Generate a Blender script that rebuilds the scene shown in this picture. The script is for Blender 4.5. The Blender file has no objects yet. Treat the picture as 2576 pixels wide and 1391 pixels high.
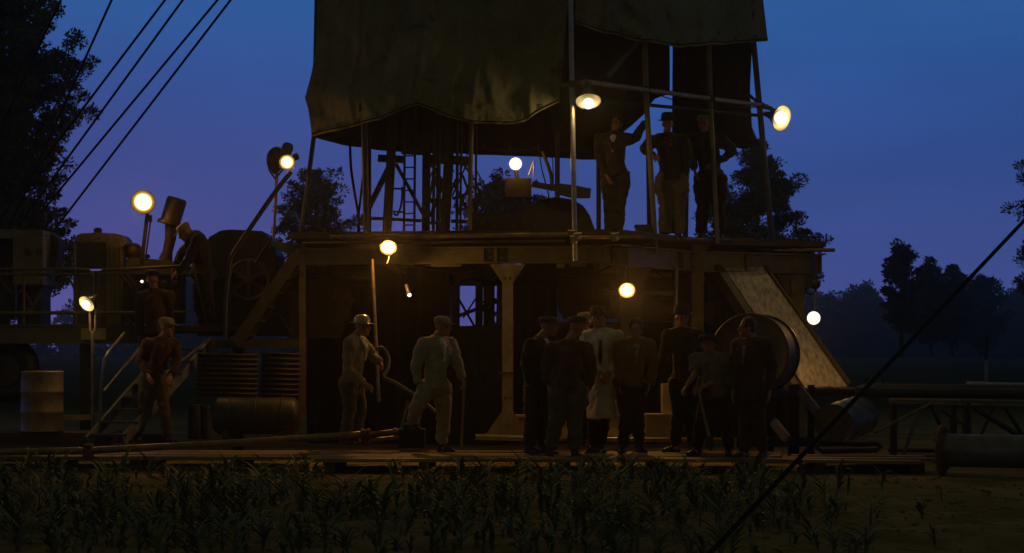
# Dusk at a drilling rig: everything is built here from code.
SKY_STOPS = ((0.0, (0.086, 0.102, 0.37)), (0.05, (0.059, 0.095, 0.37)), (0.10, (0.034, 0.082, 0.335)), (0.15, (0.026, 0.093, 0.340)), (0.20, (0.026, 0.120, 0.370)), (0.36, (0.022, 0.033, 0.045)), (1.0, (0.027, 0.028, 0.013)))
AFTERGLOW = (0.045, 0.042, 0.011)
HAZE_DENSITY, HAZE_G, HAZE_COL = 0.0009, 0.9, (0.93, 0.86, 0.66)
import bpy, bmesh, math, random
import numpy as np
from mathutils import Vector, Matrix, noise

R = math.radians
rnd = random.Random(7)
sc = bpy.context.scene
COL = sc.collection

# ------------------------------------------------------------------ camera
W, H = 2576.0, 1391.0
F, HOR, CAMZ = 4656.0, 880.0, 1.30          # focal length in picture units, eye level, eye height (m)
cam = bpy.data.cameras.new('camera')
cam.sensor_width = 36.0
cam.lens = 36.0 * F / W
cam.shift_y = (HOR - H / 2) / W
cam.clip_start, cam.clip_end = 0.1, 3000
co = bpy.data.objects.new('camera', cam)
COL.objects.link(co)
co.location = (0, 0, CAMZ)
co.rotation_euler = (R(90), 0, 0)
sc.camera = co


def at(u, v, Y):
    return Vector(((u - W / 2) / F * Y, Y, CAMZ + (HOR - v) / F * Y))


def px(n, Y):
    return n / F * Y


# ------------------------------------------------------------------ materials
MATS = {}


def mat(name, c1, c2=None, rough=0.7, metal=0.0, scale=6.0, bump=0.15, bscale=None, spec=0.5, stretch=(1, 1, 1), lo=0.35, hi=0.65, trans=0.0):
    m = bpy.data.materials.new(name)
    m.use_nodes = True
    nt = m.node_tree
    b = nt.nodes['Principled BSDF']
    c2 = c2 or tuple(x * 0.6 for x in c1)
    tc = nt.nodes.new('ShaderNodeTexCoord')
    mp = nt.nodes.new('ShaderNodeMapping')
    mp.inputs['Scale'].default_value = stretch
    nt.links.new(tc.outputs['Object'], mp.inputs[0])
    nz = nt.nodes.new('ShaderNodeTexNoise')
    nz.inputs['Scale'].default_value = scale
    nz.inputs['Detail'].default_value = 7
    nz.inputs['Roughness'].default_value = 0.62
    nt.links.new(mp.outputs[0], nz.inputs['Vector'])
    cr = nt.nodes.new('ShaderNodeValToRGB')
    cr.color_ramp.elements[0].position, cr.color_ramp.elements[1].position = lo, hi
    cr.color_ramp.elements[0].color = (*c1, 1)
    cr.color_ramp.elements[1].color = (*c2, 1)
    nt.links.new(nz.outputs[0], cr.inputs[0])
    nt.links.new(cr.outputs[0], b.inputs['Base Color'])
    b.inputs['Roughness'].default_value = rough
    b.inputs['Metallic'].default_value = metal
    b.inputs['Specular IOR Level'].default_value = spec
    if trans:
        b.inputs['Transmission Weight'].default_value = trans
    if bump:
        n2 = nt.nodes.new('ShaderNodeTexNoise')
        n2.inputs['Scale'].default_value = bscale or scale * 4
        n2.inputs['Detail'].default_value = 5
        nt.links.new(mp.outputs[0], n2.inputs['Vector'])
        bp = nt.nodes.new('ShaderNodeBump')
        bp.inputs['Strength'].default_value = bump
        bp.inputs['Distance'].default_value = 0.02
        nt.links.new(n2.outputs[0], bp.inputs['Height'])
        nt.links.new(bp.outputs[0], b.inputs['Normal'])
    MATS[name] = m
    return m


def emit(name, col, strength):
    m = bpy.data.materials.new(name)
    m.use_nodes = True
    nt = m.node_tree
    nt.nodes.remove(nt.nodes['Principled BSDF'])
    e = nt.nodes.new('ShaderNodeEmission')
    e.inputs[0].default_value = (*col, 1)
    e.inputs[1].default_value = strength
    nt.links.new(e.outputs[0], nt.nodes['Material Output'].inputs[0])
    m.cycles.emission_sampling = 'FRONT'
    MATS[name] = m
    return m


M = MATS
mat('painted_steel', (0.17, 0.135, 0.055), (0.10, 0.08, 0.035), rough=0.55, scale=5, bump=0.12)
mat('olive_steel', (0.085, 0.07, 0.032), (0.045, 0.036, 0.018), rough=0.6, scale=5, bump=0.15)
mat('pale_steel', (0.42, 0.33, 0.16), (0.24, 0.18, 0.09), rough=0.55, scale=4, bump=0.12)
mat('dark_steel', (0.045, 0.038, 0.024), (0.022, 0.017, 0.012), rough=0.5, scale=6, bump=0.15)
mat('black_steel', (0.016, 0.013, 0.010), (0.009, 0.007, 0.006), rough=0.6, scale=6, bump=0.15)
mat('pipe_steel', (0.30, 0.22, 0.12), (0.16, 0.11, 0.06), rough=0.35, metal=0.6, scale=7, bump=0.08)
mat('rusty_steel', (0.17, 0.075, 0.03), (0.07, 0.03, 0.015), rough=0.75, scale=8, bump=0.25)
mat('brown_steel', (0.05, 0.024, 0.011), (0.03, 0.014, 0.007), rough=0.6, scale=8, bump=0.2)
mat('galvanised', (0.42, 0.38, 0.29), (0.26, 0.23, 0.17), rough=0.34, metal=0.5, scale=10, bump=0.06)
mat('grey_pipe', (0.19, 0.185, 0.18), (0.11, 0.10, 0.085), rough=0.42, metal=0.3, scale=6, bump=0.08)
mat('rubber', (0.02, 0.018, 0.015), (0.012, 0.01, 0.009), rough=0.6, scale=10, bump=0.1)
mat('cable', (0.012, 0.010, 0.008), (0.007, 0.006, 0.005), rough=0.8, scale=30, bump=0.2, spec=0.1)
def canvas_mat():
    m = mat('canvas', (0.20, 0.195, 0.12), (0.13, 0.125, 0.072), rough=0.95, scale=1.1, bump=0.6, bscale=10, spec=0.1, stretch=(1, 1, 0.55), lo=0.38, hi=0.64)
    nt = m.node_tree
    b = nt.nodes['Principled BSDF']
    src = b.inputs['Base Color'].links[0].from_socket
    tc = nt.nodes.new('ShaderNodeTexCoord')
    for sc_, lo, hi, c, dist in ((1.7, .60, .68, (0.05, 0.042, 0.026), 0.6), (3.3, .62, .80, (0.36, 0.335, 0.25), 2.5), (14.0, .55, .75, (0.27, 0.245, 0.17), 0.0)):
        n = nt.nodes.new('ShaderNodeTexNoise')
        n.inputs['Scale'].default_value = sc_; n.inputs['Detail'].default_value = 8
        n.inputs['Roughness'].default_value = .6; n.inputs['Distortion'].default_value = dist
        nt.links.new(tc.outputs['Object'], n.inputs['Vector'])
        r = nt.nodes.new('ShaderNodeMapRange')
        r.inputs['From Min'].default_value = lo; r.inputs['From Max'].default_value = hi; r.inputs['To Max'].default_value = .8
        nt.links.new(n.outputs[0], r.inputs[0])
        x = nt.nodes.new('ShaderNodeMix'); x.data_type = 'RGBA'
        nt.links.new(r.outputs[0], x.inputs[0]); nt.links.new(src, x.inputs[6])
        x.inputs[7].default_value = (*c, 1)
        src = x.outputs[2]
    nt.links.new(src, b.inputs['Base Color'])


canvas_mat()
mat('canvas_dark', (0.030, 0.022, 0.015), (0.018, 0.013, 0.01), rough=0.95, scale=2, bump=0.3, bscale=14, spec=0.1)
mat('wood', (0.33, 0.22, 0.10), (0.15, 0.10, 0.05), rough=0.6, scale=2.2, bump=0.35, bscale=9, stretch=(0.35, 3, 3))
mat('wood_dark', (0.10, 0.065, 0.03), (0.05, 0.032, 0.016), rough=0.8, scale=3, bump=0.35, stretch=(0.4, 3, 3))
mat('ramp_steel', (0.56, 0.49, 0.41), (0.17, 0.14, 0.115), rough=0.75, scale=11, bump=0.6, bscale=30, stretch=(1.8, 0.55, 0.55), lo=0.36, hi=0.70)
mat('corrugated', (0.075, 0.055, 0.028), (0.045, 0.03, 0.016), rough=0.55, metal=0.3, scale=4, bump=0.1)
mat('drum_paint', (0.30, 0.20, 0.09), (0.16, 0.10, 0.045), rough=0.45, scale=5, bump=0.12)
mat('dark_drum', (0.13, 0.115, 0.085), (0.07, 0.06, 0.045), rough=0.42, scale=6, bump=0.1)
mat('post_paint', (0.30, 0.28, 0.25), (0.2, 0.19, 0.17), rough=0.7)
mat('halo_copper', (0.016, 0.010, 0.007), (0.007, 0.0045, 0.003), rough=0.9, scale=25, bump=0.1, spec=0.0)  # dark copper tone picked to paint an orange halo ring round the bulbs
mat('skin', (0.36, 0.15, 0.075), (0.30, 0.12, 0.06), rough=0.55, scale=12, bump=0.05)
mat('hair', (0.035, 0.018, 0.009), (0.018, 0.010, 0.006), rough=0.5, scale=40, bump=0.6, bscale=90)
mat('eye', (0.05, 0.04, 0.03), (0.04, 0.03, 0.02), rough=0.2, bump=0)
mat('bark', (0.05, 0.04, 0.025), (0.028, 0.022, 0.015), rough=0.9, scale=5, bump=0.5, stretch=(2, 2, 0.5))
mat('needles', (0.115, 0.118, 0.042), (0.075, 0.08, 0.03), rough=0.7, scale=1.2, bump=0)
mat('needles_far', (0.050, 0.055, 0.022), (0.035, 0.038, 0.016), rough=0.8, scale=0.5, bump=0)
mat('corn', (0.115, 0.135, 0.028), (0.065, 0.082, 0.02), rough=0.58, scale=5, bump=0.1, stretch=(1, 1, 0.4), spec=0.6)
mat('leather', (0.035, 0.02, 0.012), (0.02, 0.012, 0.008), rough=0.35, scale=12, bump=0.15)
mat('felt', (0.06, 0.045, 0.028), (0.04, 0.03, 0.02), rough=0.9, scale=12, bump=0.15)
mat('felt_black', (0.014, 0.011, 0.009), (0.01, 0.008, 0.007), rough=0.85, scale=12, bump=0.15)
mat('cap_cloth', (0.30, 0.24, 0.13), (0.2, 0.16, 0.08), rough=0.9, scale=12, bump=0.15)
mat('tin_hat', (0.50, 0.40, 0.22), (0.36, 0.28, 0.15), rough=0.3, metal=0.5, scale=7, bump=0.05)


def cloth(name, c):
    m = mat(name, c, tuple(x * 0.7 for x in c), rough=0.92, scale=9, bump=0.3, bscale=60, spec=0.15)
    b = m.node_tree.nodes['Principled BSDF']            # fuzzy nap that catches light from behind
    b.inputs['Sheen Weight'].default_value = 0.35
    b.inputs['Sheen Roughness'].default_value = 0.35
    b.inputs['Sheen Tint'].default_value = (0.9, 0.8, 0.6, 1)
    return m


hb = M['hair'].node_tree.nodes['Principled BSDF']
hb.inputs['Sheen Weight'].default_value = 0.5
hb.inputs['Sheen Roughness'].default_value = 0.3
cloth('work_shirt', (0.27, 0.22, 0.12)); cloth('overall_cloth', (0.34, 0.29, 0.19)); cloth('black_jacket', (0.03, 0.022, 0.014))
cloth('brown_jacket', (0.075, 0.038, 0.022)); cloth('olive_trousers', (0.12, 0.095, 0.045)); cloth('dark_olive', (0.06, 0.048, 0.024)); cloth('red_shirt', (0.085, 0.040, 0.024))
cloth('trench_cloth', (0.68, 0.60, 0.47)); cloth('white_shirt', (0.75, 0.70, 0.62)); cloth('dark_trousers', (0.026, 0.018, 0.012))
cloth('brown_trousers', (0.075, 0.042, 0.02)); cloth('tan_jacket', (0.21, 0.105, 0.05)); cloth('grey_shirt', (0.17, 0.14, 0.09)); cloth('tie_cloth', (0.015, 0.011, 0.01))
emit('lamp_glow', (1.0, 0.84, 0.6), 1.6)
emit('hood_glow', (1.0, 0.9, 0.7), 1.6)
emit('small_glow', (1.0, 0.9, 0.7), 2.5)
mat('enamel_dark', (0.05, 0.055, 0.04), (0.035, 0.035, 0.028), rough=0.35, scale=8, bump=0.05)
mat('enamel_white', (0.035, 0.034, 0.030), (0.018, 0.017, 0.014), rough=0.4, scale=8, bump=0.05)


# ------------------------------------------------------------------ mesh builder
class MB:
    def __init__(s):
        s.v, s.f, s.sm = [], [], []

    def add(s, vs, fs, smooth=False):
        o = len(s.v)
        s.v += [Vector(p) for p in vs]
        s.f += [tuple(i + o for i in f) for f in fs]
        s.sm += [smooth] * len(fs)
        return s

    def box(s, c, size, rot=None, taper=1.0):
        c = Vector(c)
        hx, hy, hz = size[0] / 2, size[1] / 2, size[2] / 2
        vs = []
        for z in (-1, 1):
            t = taper if z > 0 else 1
            for x, y in ((-1, -1), (1, -1), (1, 1), (-1, 1)):
                p = Vector((x * hx * t, y * hy * t, z * hz))
                if rot is not None:
                    p = rot @ p
                vs.append(c + p)
        return s.add(vs, [(0, 3, 2, 1), (4, 5, 6, 7), (0, 1, 5, 4), (1, 2, 6, 5), (2, 3, 7, 6), (3, 0, 4, 7)])

    def beam(s, p, q, w, h, up=(0, 0, 1)):
        """square bar from p to q, w across and h along up"""
        p, q = Vector(p), Vector(q)
        d = q - p
        L = d.length
        x = d / L
        upv = Vector(up)
        if abs(x.dot(upv)) > 0.98:
            upv = Vector((0, 1, 0))
        y = upv.cross(x).normalized()
        z = x.cross(y)
        rot = Matrix((x, y, z)).transposed()
        return s.box((p + q) / 2, (L, w, h), rot)

    def ibeam(s, p, q, h, w, t=0.018, up=(0, 0, 1)):
        p, q = Vector(p), Vector(q)
        x = (q - p).normalized()
        upv = Vector(up)
        if abs(x.dot(upv)) > 0.98:
            upv = Vector((0, 1, 0))
        y = upv.cross(x).normalized()
        z = x.cross(y)
        s.beam(p + z * (h / 2 - t / 2), q + z * (h / 2 - t / 2), w, t, z)
        s.beam(p - z * (h / 2 - t / 2), q - z * (h / 2 - t / 2), w, t, z)
        s.beam(p, q, t, h - 2 * t, z)
        return s

    def tube(s, pts, r, n=10, caps=True, flat=1.0):
        """round bar along a polyline; r is a radius or one radius per point"""
        pts = [Vector(p) for p in pts]
        rs = list(r) if hasattr(r, '__len__') else [r] * len(pts)
        rings = []
        prev = None
        for i, p in enumerate(pts):
            a = pts[max(0, i - 1)]
            b = pts[min(len(pts) - 1, i + 1)]
            d = (b - a).normalized()
            if prev is None:
                h = Vector((0, 0, 1)) if abs(d.z) < 0.9 else Vector((1, 0, 0))
                x = d.cross(h).normalized()
            else:
                x = (prev - d * prev.dot(d)).normalized()
            prev = x
            y = d.cross(x)
            rings.append([p + (x * math.cos(t) + y * math.sin(t) * flat) * rs[i] for t in [2 * math.pi * k / n for k in range(n)]])
        vs = [p for rg in rings for p in rg]
        fs = []
        for i in range(len(rings) - 1):
            for k in range(n):
                k2 = (k + 1) % n
                fs.append((i * n + k, i * n + k2, (i + 1) * n + k2, (i + 1) * n + k))
        s.add(vs, fs, True)
        if caps:
            s.add(rings[0], [tuple(reversed(range(n)))])
            s.add(rings[-1], [tuple(range(n))])
        return s

    def lathe(s, prof, o, axis=(0, 0, 1), n=24, smooth=True, caps=True, half=None):
        """turn (radius, distance) pairs about an axis through o"""
        o = Vector(o)
        ax = Vector(axis).normalized()
        h = Vector((0, 0, 1)) if abs(ax.z) < 0.9 else Vector((1, 0, 0))
        x = ax.cross(h).normalized()
        y = ax.cross(x)
        vs, fs = [], []
        for (r, d) in prof:
            for k in range(n):
                t = 2 * math.pi * k / n
                vs.append(o + ax * d + (x * math.cos(t) + y * math.sin(t)) * max(r, 1e-4))
        for i in range(len(prof) - 1):
            for k in range(n):
                k2 = (k + 1) % n
                fs.append((i * n + k, i * n + k2, (i + 1) * n + k2, (i + 1) * n + k))
        s.add(vs, fs, smooth)
        if caps:
            if prof[0][0] > 1e-3:
                s.add(vs[:n], [tuple(reversed(range(n)))])
            if prof[-1][0] > 1e-3:
                s.add(vs[-n:], [tuple(range(n))])
        return s

    def ball(s, c, r, n=14, m=10, rot=None):
        c = Vector(c)
        if not hasattr(r, '__len__'):
            r = (r, r, r)
        vs, fs = [], []
        for i in range(m + 1):
            a = math.pi * i / m
            for k in range(n):
                t = 2 * math.pi * k / n
                p = Vector((r[0] * math.sin(a) * math.cos(t), r[1] * math.sin(a) * math.sin(t), r[2] * math.cos(a)))
                if rot is not None:
                    p = rot @ p
                vs.append(c + p)
        for i in range(m):
            for k in range(n):
                k2 = (k + 1) % n
                fs.append((i * n + k, (i + 1) * n + k, (i + 1) * n + k2, i * n + k2))
        return s.add(vs, fs, True)

    def prism(s, poly, d):
        """closed outline pushed along vector d"""
        poly = [Vector(p) for p in poly]
        d = Vector(d)
        n = len(poly)
        s.add(poly + [p + d for p in poly], [tuple(range(n)), tuple(reversed(range(n, 2 * n)))] + [(i, i + n, (i + 1) % n + n, (i + 1) % n) for i in range(n)])
        return s

    def torus(s, c, axis, R_, r, n=32, m=8, a0=0, a1=360):
        c = Vector(c)
        ax = Vector(axis).normalized()
        h = Vector((0, 0, 1)) if abs(ax.z) < 0.9 else Vector((1, 0, 0))
        x = ax.cross(h).normalized()
        y = ax.cross(x)
        cnt = n + 1
        pts = [c + (x * math.cos(R(a0 + (a1 - a0) * k / n)) + y * math.sin(R(a0 + (a1 - a0) * k / n))) * R_ for k in range(cnt)]
        return s.tube(pts, r, m)

    def mesh(s, name, org=(0, 0, 0)):
        o = Vector(org)
        me = bpy.data.meshes.new(name)
        me.from_pydata([tuple(p - o) for p in s.v], [], s.f)
        me.polygons.foreach_set('use_smooth', s.sm)
        bm = bmesh.new()
        bm.from_mesh(me)
        bmesh.ops.recalc_face_normals(bm, faces=bm.faces)
        bm.to_mesh(me)
        bm.free()
        return me

    def build(s, name, m, parent=None, loc=None):
        org = ORG[parent.name] if parent is not None else Vector(loc if loc is not None else (0, 0, 0))
        me = s.mesh(name, org)
        return link(name, me, m, parent, org)


ORG = {}


def link(name, me, m, parent=None, org=(0, 0, 0)):
    me.materials.clear()
    me.materials.append(M[m] if isinstance(m, str) else m)
    o = bpy.data.objects.new(name, me)
    COL.objects.link(o)
    if parent is not None:
        o.parent = parent
    else:
        o.location = org
    ORG[o.name] = Vector(org)
    return o


def tag(o, label=None, cat=None, group=None, kind=None):
    if label: o['label'] = label
    if cat: o['category'] = cat
    if group: o['group'] = group
    if kind: o['kind'] = kind
    return o


def thing(name, label, cat, loc, group=None):
    o = bpy.data.objects.new(name, None)
    o.empty_display_size = 0.2
    COL.objects.link(o)
    o.location = loc
    ORG[o.name] = Vector(loc)
    return tag(o, label, cat, group)


def dup(root, loc, rz=0.0, scale=1.0, label=None, group=None):
    r = root.copy()
    COL.objects.link(r)
    r.location = loc
    r.rotation_euler = (0, 0, rz)
    r.scale = (scale,) * 3
    if label: r['label'] = label
    if group: r['group'] = group
    for ch in list(root.children):
        c = ch.copy(); COL.objects.link(c); c.parent = r
        for g in list(ch.children):
            d = g.copy(); COL.objects.link(d); d.parent = c
    return r


def one(name, label, cat, mb, m, loc, group=None):
    return tag(mb.build(name, m, None, loc), label, cat, group)


def remesh(mb, voxel, smooth=2, wrinkle=0.0, wscale=(9, 9, 5), name='m', seed=0):
    """weld overlapping closed shapes into one continuous skin"""
    me = mb.mesh(name)
    o = bpy.data.objects.new('weld', me)
    COL.objects.link(o)
    md = o.modifiers.new('r', 'REMESH')
    md.mode = 'VOXEL'
    md.voxel_size = voxel
    if smooth:
        ms = o.modifiers.new('s', 'SMOOTH')
        ms.iterations = smooth
        ms.factor = 0.5
    dg = bpy.context.evaluated_depsgraph_get()
    out = bpy.data.meshes.new_from_object(o.evaluated_get(dg))
    bpy.data.objects.remove(o)
    bpy.data.meshes.remove(me)
    if wrinkle:
        off = Vector((seed * 3.1, seed * 1.7, 0))
        for vtx in out.vertices:
            p = Vector((vtx.co.x * wscale[0], vtx.co.y * wscale[1], vtx.co.z * wscale[2])) + off
            k = noise.fractal(p, 0.9, 2.2, 3)
            vtx.co += vtx.normal * k * wrinkle
    out.polygons.foreach_set('use_smooth', [True] * len(out.polygons))
    return out


def shift(me, org):
    me.transform(Matrix.Translation(-Vector(org)))
    return me



def bulb_light(root, p, r, intensity, col):
    """the filament: a small round lamp just enclosing the glowing bulb"""
    l = bpy.data.lights.new('bulb_light', 'POINT')
    l.energy = 4 * math.pi * intensity
    l.color = col
    l.shadow_soft_size = r
    l.use_soft_falloff = False
    o = bpy.data.objects.new('bulb_light', l)
    COL.objects.link(o)
    o.parent = root
    o.location = Vector(p) - ORG[root.name]
    return o
# ------------------------------------------------------------------ world, render settings
w = bpy.data.worlds.new('World')
sc.world = w
w.use_nodes = True
nt = w.node_tree
bg = nt.nodes['Background']
tc = nt.nodes.new('ShaderNodeTexCoord')
sep = nt.nodes.new('ShaderNodeSeparateXYZ')
nt.links.new(tc.outputs['Generated'], sep.inputs[0])
ramp = nt.nodes.new('ShaderNodeValToRGB')          # dusk sky by height above the horizon
cr = ramp.color_ramp
for p_, c_ in SKY_STOPS[1:-1]:
    cr.elements.new(p_).color = (*c_, 1)
cr.elements[0].color = (*SKY_STOPS[0][1], 1)
cr.elements[-1].color = (*SKY_STOPS[-1][1], 1)
nt.links.new(sep.outputs['Z'], ramp.inputs[0])
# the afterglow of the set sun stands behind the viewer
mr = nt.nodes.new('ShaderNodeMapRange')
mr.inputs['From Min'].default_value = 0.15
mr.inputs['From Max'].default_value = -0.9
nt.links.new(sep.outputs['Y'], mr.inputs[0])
mix = nt.nodes.new('ShaderNodeMix')
mix.data_type = 'RGBA'
cn = nt.nodes.new('ShaderNodeTexNoise')                # faint uneven haze bands
cn.inputs['Scale'].default_value = 3.2; cn.inputs['Detail'].default_value = 6; cn.inputs['Distortion'].default_value = .8
cmap = nt.nodes.new('ShaderNodeMapping'); cmap.inputs['Scale'].default_value = (1, 1, 3.5)
nt.links.new(tc.outputs['Generated'], cmap.inputs[0]); nt.links.new(cmap.outputs[0], cn.inputs['Vector'])
cm = nt.nodes.new('ShaderNodeMapRange')
cm.inputs['From Min'].default_value = .25; cm.inputs['From Max'].default_value = .75
cm.inputs['To Min'].default_value = .86; cm.inputs['To Max'].default_value = 1.14
nt.links.new(cn.outputs[0], cm.inputs[0])
cx = nt.nodes.new('ShaderNodeVectorMath'); cx.operation = 'SCALE'
nt.links.new(ramp.outputs[0], cx.inputs[0]); nt.links.new(cm.outputs[0], cx.inputs['Scale'])
lx = nt.nodes.new('ShaderNodeMapRange')
lx.inputs['From Min'].default_value = .12; lx.inputs['From Max'].default_value = -.30
nt.links.new(sep.outputs['X'], lx.inputs[0])
lz = nt.nodes.new('ShaderNodeMapRange')
lz.inputs['From Min'].default_value = .19; lz.inputs['From Max'].default_value = .02
nt.links.new(sep.outputs['Z'], lz.inputs[0])
lm = nt.nodes.new('ShaderNodeMath'); lm.operation = 'MULTIPLY'
nt.links.new(lx.outputs[0], lm.inputs[0]); nt.links.new(lz.outputs[0], lm.inputs[1])
ls = nt.nodes.new('ShaderNodeVectorMath'); ls.operation = 'SCALE'
ls.inputs[0].default_value = (0.055, 0.004, 0.02)  # violet halo of the left lamp painted into the low left sky
nt.links.new(lm.outputs[0], ls.inputs['Scale'])
ca = nt.nodes.new('ShaderNodeVectorMath'); ca.operation = 'ADD'
nt.links.new(cx.outputs[0], ca.inputs[0]); nt.links.new(ls.outputs[0], ca.inputs[1])
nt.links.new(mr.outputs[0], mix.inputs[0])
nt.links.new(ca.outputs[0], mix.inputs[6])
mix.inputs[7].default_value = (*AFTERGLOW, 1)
# a trace of the physical sky, sun just under the horizon
sky = nt.nodes.new('ShaderNodeTexSky')
sky.sky_type = 'NISHITA'
sky.sun_disc = False
sky.sun_elevation = R(-3.0)
sky.sun_rotation = R(180)
scl = nt.nodes.new('ShaderNodeMix')
scl.data_type = 'RGBA'
scl.blend_type = 'ADD'
scl.inputs[0].default_value = 0.01
nt.links.new(mix.outputs[2], scl.inputs[6])
nt.links.new(sky.outputs[0], scl.inputs[7])
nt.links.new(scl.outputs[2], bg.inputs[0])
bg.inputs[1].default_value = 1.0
sc.view_settings.view_transform = 'Standard'
sc.view_settings.look = 'None'
sc.view_settings.exposure = 0
sc.view_settings.gamma = 1
sc.render.engine = 'CYCLES'
sc.cycles.max_bounces = 5
sc.cycles.diffuse_bounces = 3
sc.cycles.glossy_bounces = 2
sc.cycles.transmission_bounces = 2
sc.cycles.volume_bounces = 0
sc.cycles.caustics_reflective = False
sc.cycles.caustics_refractive = False
sc.cycles.sample_clamp_indirect = 1.0
sc.cycles.use_denoising = True

# ------------------------------------------------------------------ ground
GZ = -0.19


def gz(x, y):
    k = noise.fractal(Vector((x * 1.1, y * 1.1, 0)), 1.0, 2.0, 4) * 0.03
    k += noise.fractal(Vector((x * .35, y * 2.6, 4.4)), 1.0, 2.0, 3) * 0.045
    f = 1.0 if y < 21.5 else 0.35
    return GZ + k * f


xs = [-420, -250, -150, -90, -50, -30, -20, -14] + [-10 + 0.12 * i for i in range(167)] + [14, 20, 30, 50, 90, 150, 250, 420]
ys = [-40, -10, 0, 5, 9, 11] + [12 + 0.1 * i for i in range(115)] + [24, 25, 27, 30, 34, 40, 50, 70, 100, 150, 220, 320, 450, 620]
vs = [(x, y, gz(x, y) if 11 < y < 40 and -12 < x < 12 else GZ) for y in ys for x in xs]
nx = len(xs)
fs = [(j * nx + i, j * nx + i + 1, (j + 1) * nx + i + 1, (j + 1) * nx + i) for j in range(len(ys) - 1) for i in range(nx - 1)]
me = bpy.data.meshes.new('ground')
me.from_pydata(vs, [], fs)
me.polygons.foreach_set('use_smooth', [True] * len(fs))
m = mat('soil', (0.30, 0.23, 0.11), (0.16, 0.12, 0.06), rough=1.0, scale=1.6, bump=0.9, bscale=9, spec=0.0)
ntm = m.node_tree                                     # the field beyond the drilling site is green
b = ntm.nodes['Principled BSDF']
src = b.inputs['Base Color'].links[0].from_socket
t2 = ntm.nodes.new('ShaderNodeTexCoord'); s2 = ntm.nodes.new('ShaderNodeSeparateXYZ')
ntm.links.new(t2.outputs['Object'], s2.inputs[0])
r2 = ntm.nodes.new('ShaderNodeMapRange')
r2.inputs['From Min'].default_value = 34; r2.inputs['From Max'].default_value = 48
ntm.links.new(s2.outputs['Y'], r2.inputs[0])
mx = ntm.nodes.new('ShaderNodeMix'); mx.data_type = 'RGBA'
ntm.links.new(r2.outputs[0], mx.inputs[0]); ntm.links.new(src, mx.inputs[6])
mx.inputs[7].default_value = (0.045, 0.055, 0.022, 1)
ntm.links.new(mx.outputs[2], b.inputs['Base Color'])
tag(link('ground', me, 'soil'), kind='structure')

# loose clods on the bare soil
clods = MB()
r_ = random.Random(3)
for i in range(700):
    y = r_.uniform(13.4, 21.8)
    x = r_.uniform(-0.30 * y, 0.30 * y)
    q = r_.uniform(0.008, 0.035)
    clods.ball((x, y, gz(x, y) + q * 0.3), (q, q * r_.uniform(.6, 1.2), q * .6), 6, 4, Matrix.Rotation(r_.uniform(0, 6), 3, 'Z'))
tag(clods.build('soil_clods', 'soil', None, (0, 17, GZ)), 'loose clods of dry soil scattered over the bare field ground', 'clods', kind='stuff')

lit = MB()
for i in range(420):                                   # straw and broken stalks
    y = r_.uniform(13.6, 21.7)
    x = r_.uniform(-0.30 * y, 0.30 * y)
    if x < 1.2 and r_.random() < .6:
        continue
    a = r_.uniform(0, 3.14); L = r_.uniform(.04, .22)
    d = Vector((math.cos(a) * L, math.sin(a) * L, r_.uniform(-.01, .03)))
    q = Vector((x, y, gz(x, y) + .012))
    lit.tube([q - d / 2, q + Vector((0, 0, r_.uniform(0, .02))), q + d / 2], r_.uniform(.003, .008), 4)
tag(lit.build('straw_litter', 'cap_cloth', None, (0, 17, GZ)), 'straw and broken stalks strewn over the soil', 'litter', kind='stuff')

# ------------------------------------------------------------------ haze
hz = MB().box((0, 297, 27.5), (862, 692, 59))
ho = hz.build('haze', 'soil')
hm = bpy.data.materials.new('haze')
hm.use_nodes = True
hn = hm.node_tree
hn.nodes.remove(hn.nodes['Principled BSDF'])
pv = hn.nodes.new('ShaderNodeVolumePrincipled')
pv.inputs['Color'].default_value = (*HAZE_COL, 1)
pv.inputs['Density'].default_value = HAZE_DENSITY
pv.inputs['Anisotropy'].default_value = HAZE_G
hn.links.new(pv.outputs[0], hn.nodes['Material Output'].inputs['Volume'])
ho.data.materials.clear(); ho.data.materials.append(hm)
tag(ho, kind='stuff', label='thin evening haze lying over the whole field', cat='haze')


# ------------------------------------------------------------------ trees
def leaves(centers, radii, per, size, seed, up=0.5, flat=0.6):
    """many small pointed leaf faces spread round each clump centre"""
    g = np.random.default_rng(seed)
    n = len(centers) * per
    c = np.repeat(np.asarray(centers), per, axis=0)
    rr = np.repeat(np.asarray(radii), per)[:, None]
    d = g.normal(size=(n, 3)); d /= np.linalg.norm(d, axis=1)[:, None]
    pos = c + d * rr * (g.random((n, 1)) ** 0.5) * np.array([1, 1, flat])
    dr = d + g.normal(size=(n, 3)) * 0.6 + np.array([0, 0, up])
    dr /= np.linalg.norm(dr, axis=1)[:, None]
    sd = np.cross(dr, g.normal(size=(n, 3))); sd /= np.linalg.norm(sd, axis=1)[:, None]
    L = size * (0.6 + 0.9 * g.random((n, 1)))
    Wd = L * 0.22
    V = np.stack([pos, pos + dr * L * .5 + sd * Wd, pos + dr * L, pos + dr * L * .5 - sd * Wd], axis=1).reshape(-1, 3)
    return V


def leaf_mesh(name, V):
    me = bpy.data.meshes.new(name)
    nv = len(V)
    me.vertices.add(nv); me.vertices.foreach_set('co', V.astype(np.float32).ravel())
    nf = nv // 4
    me.loops.add(nv); me.loops.foreach_set('vertex_index', np.arange(nv, dtype=np.int32))
    me.polygons.add(nf)
    me.polygons.foreach_set('loop_start', np.arange(0, nv, 4, dtype=np.int32))
    me.polygons.foreach_set('loop_total', np.full(nf, 4, dtype=np.int32))
    me.update(calc_edges=True)
    return me


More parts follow.
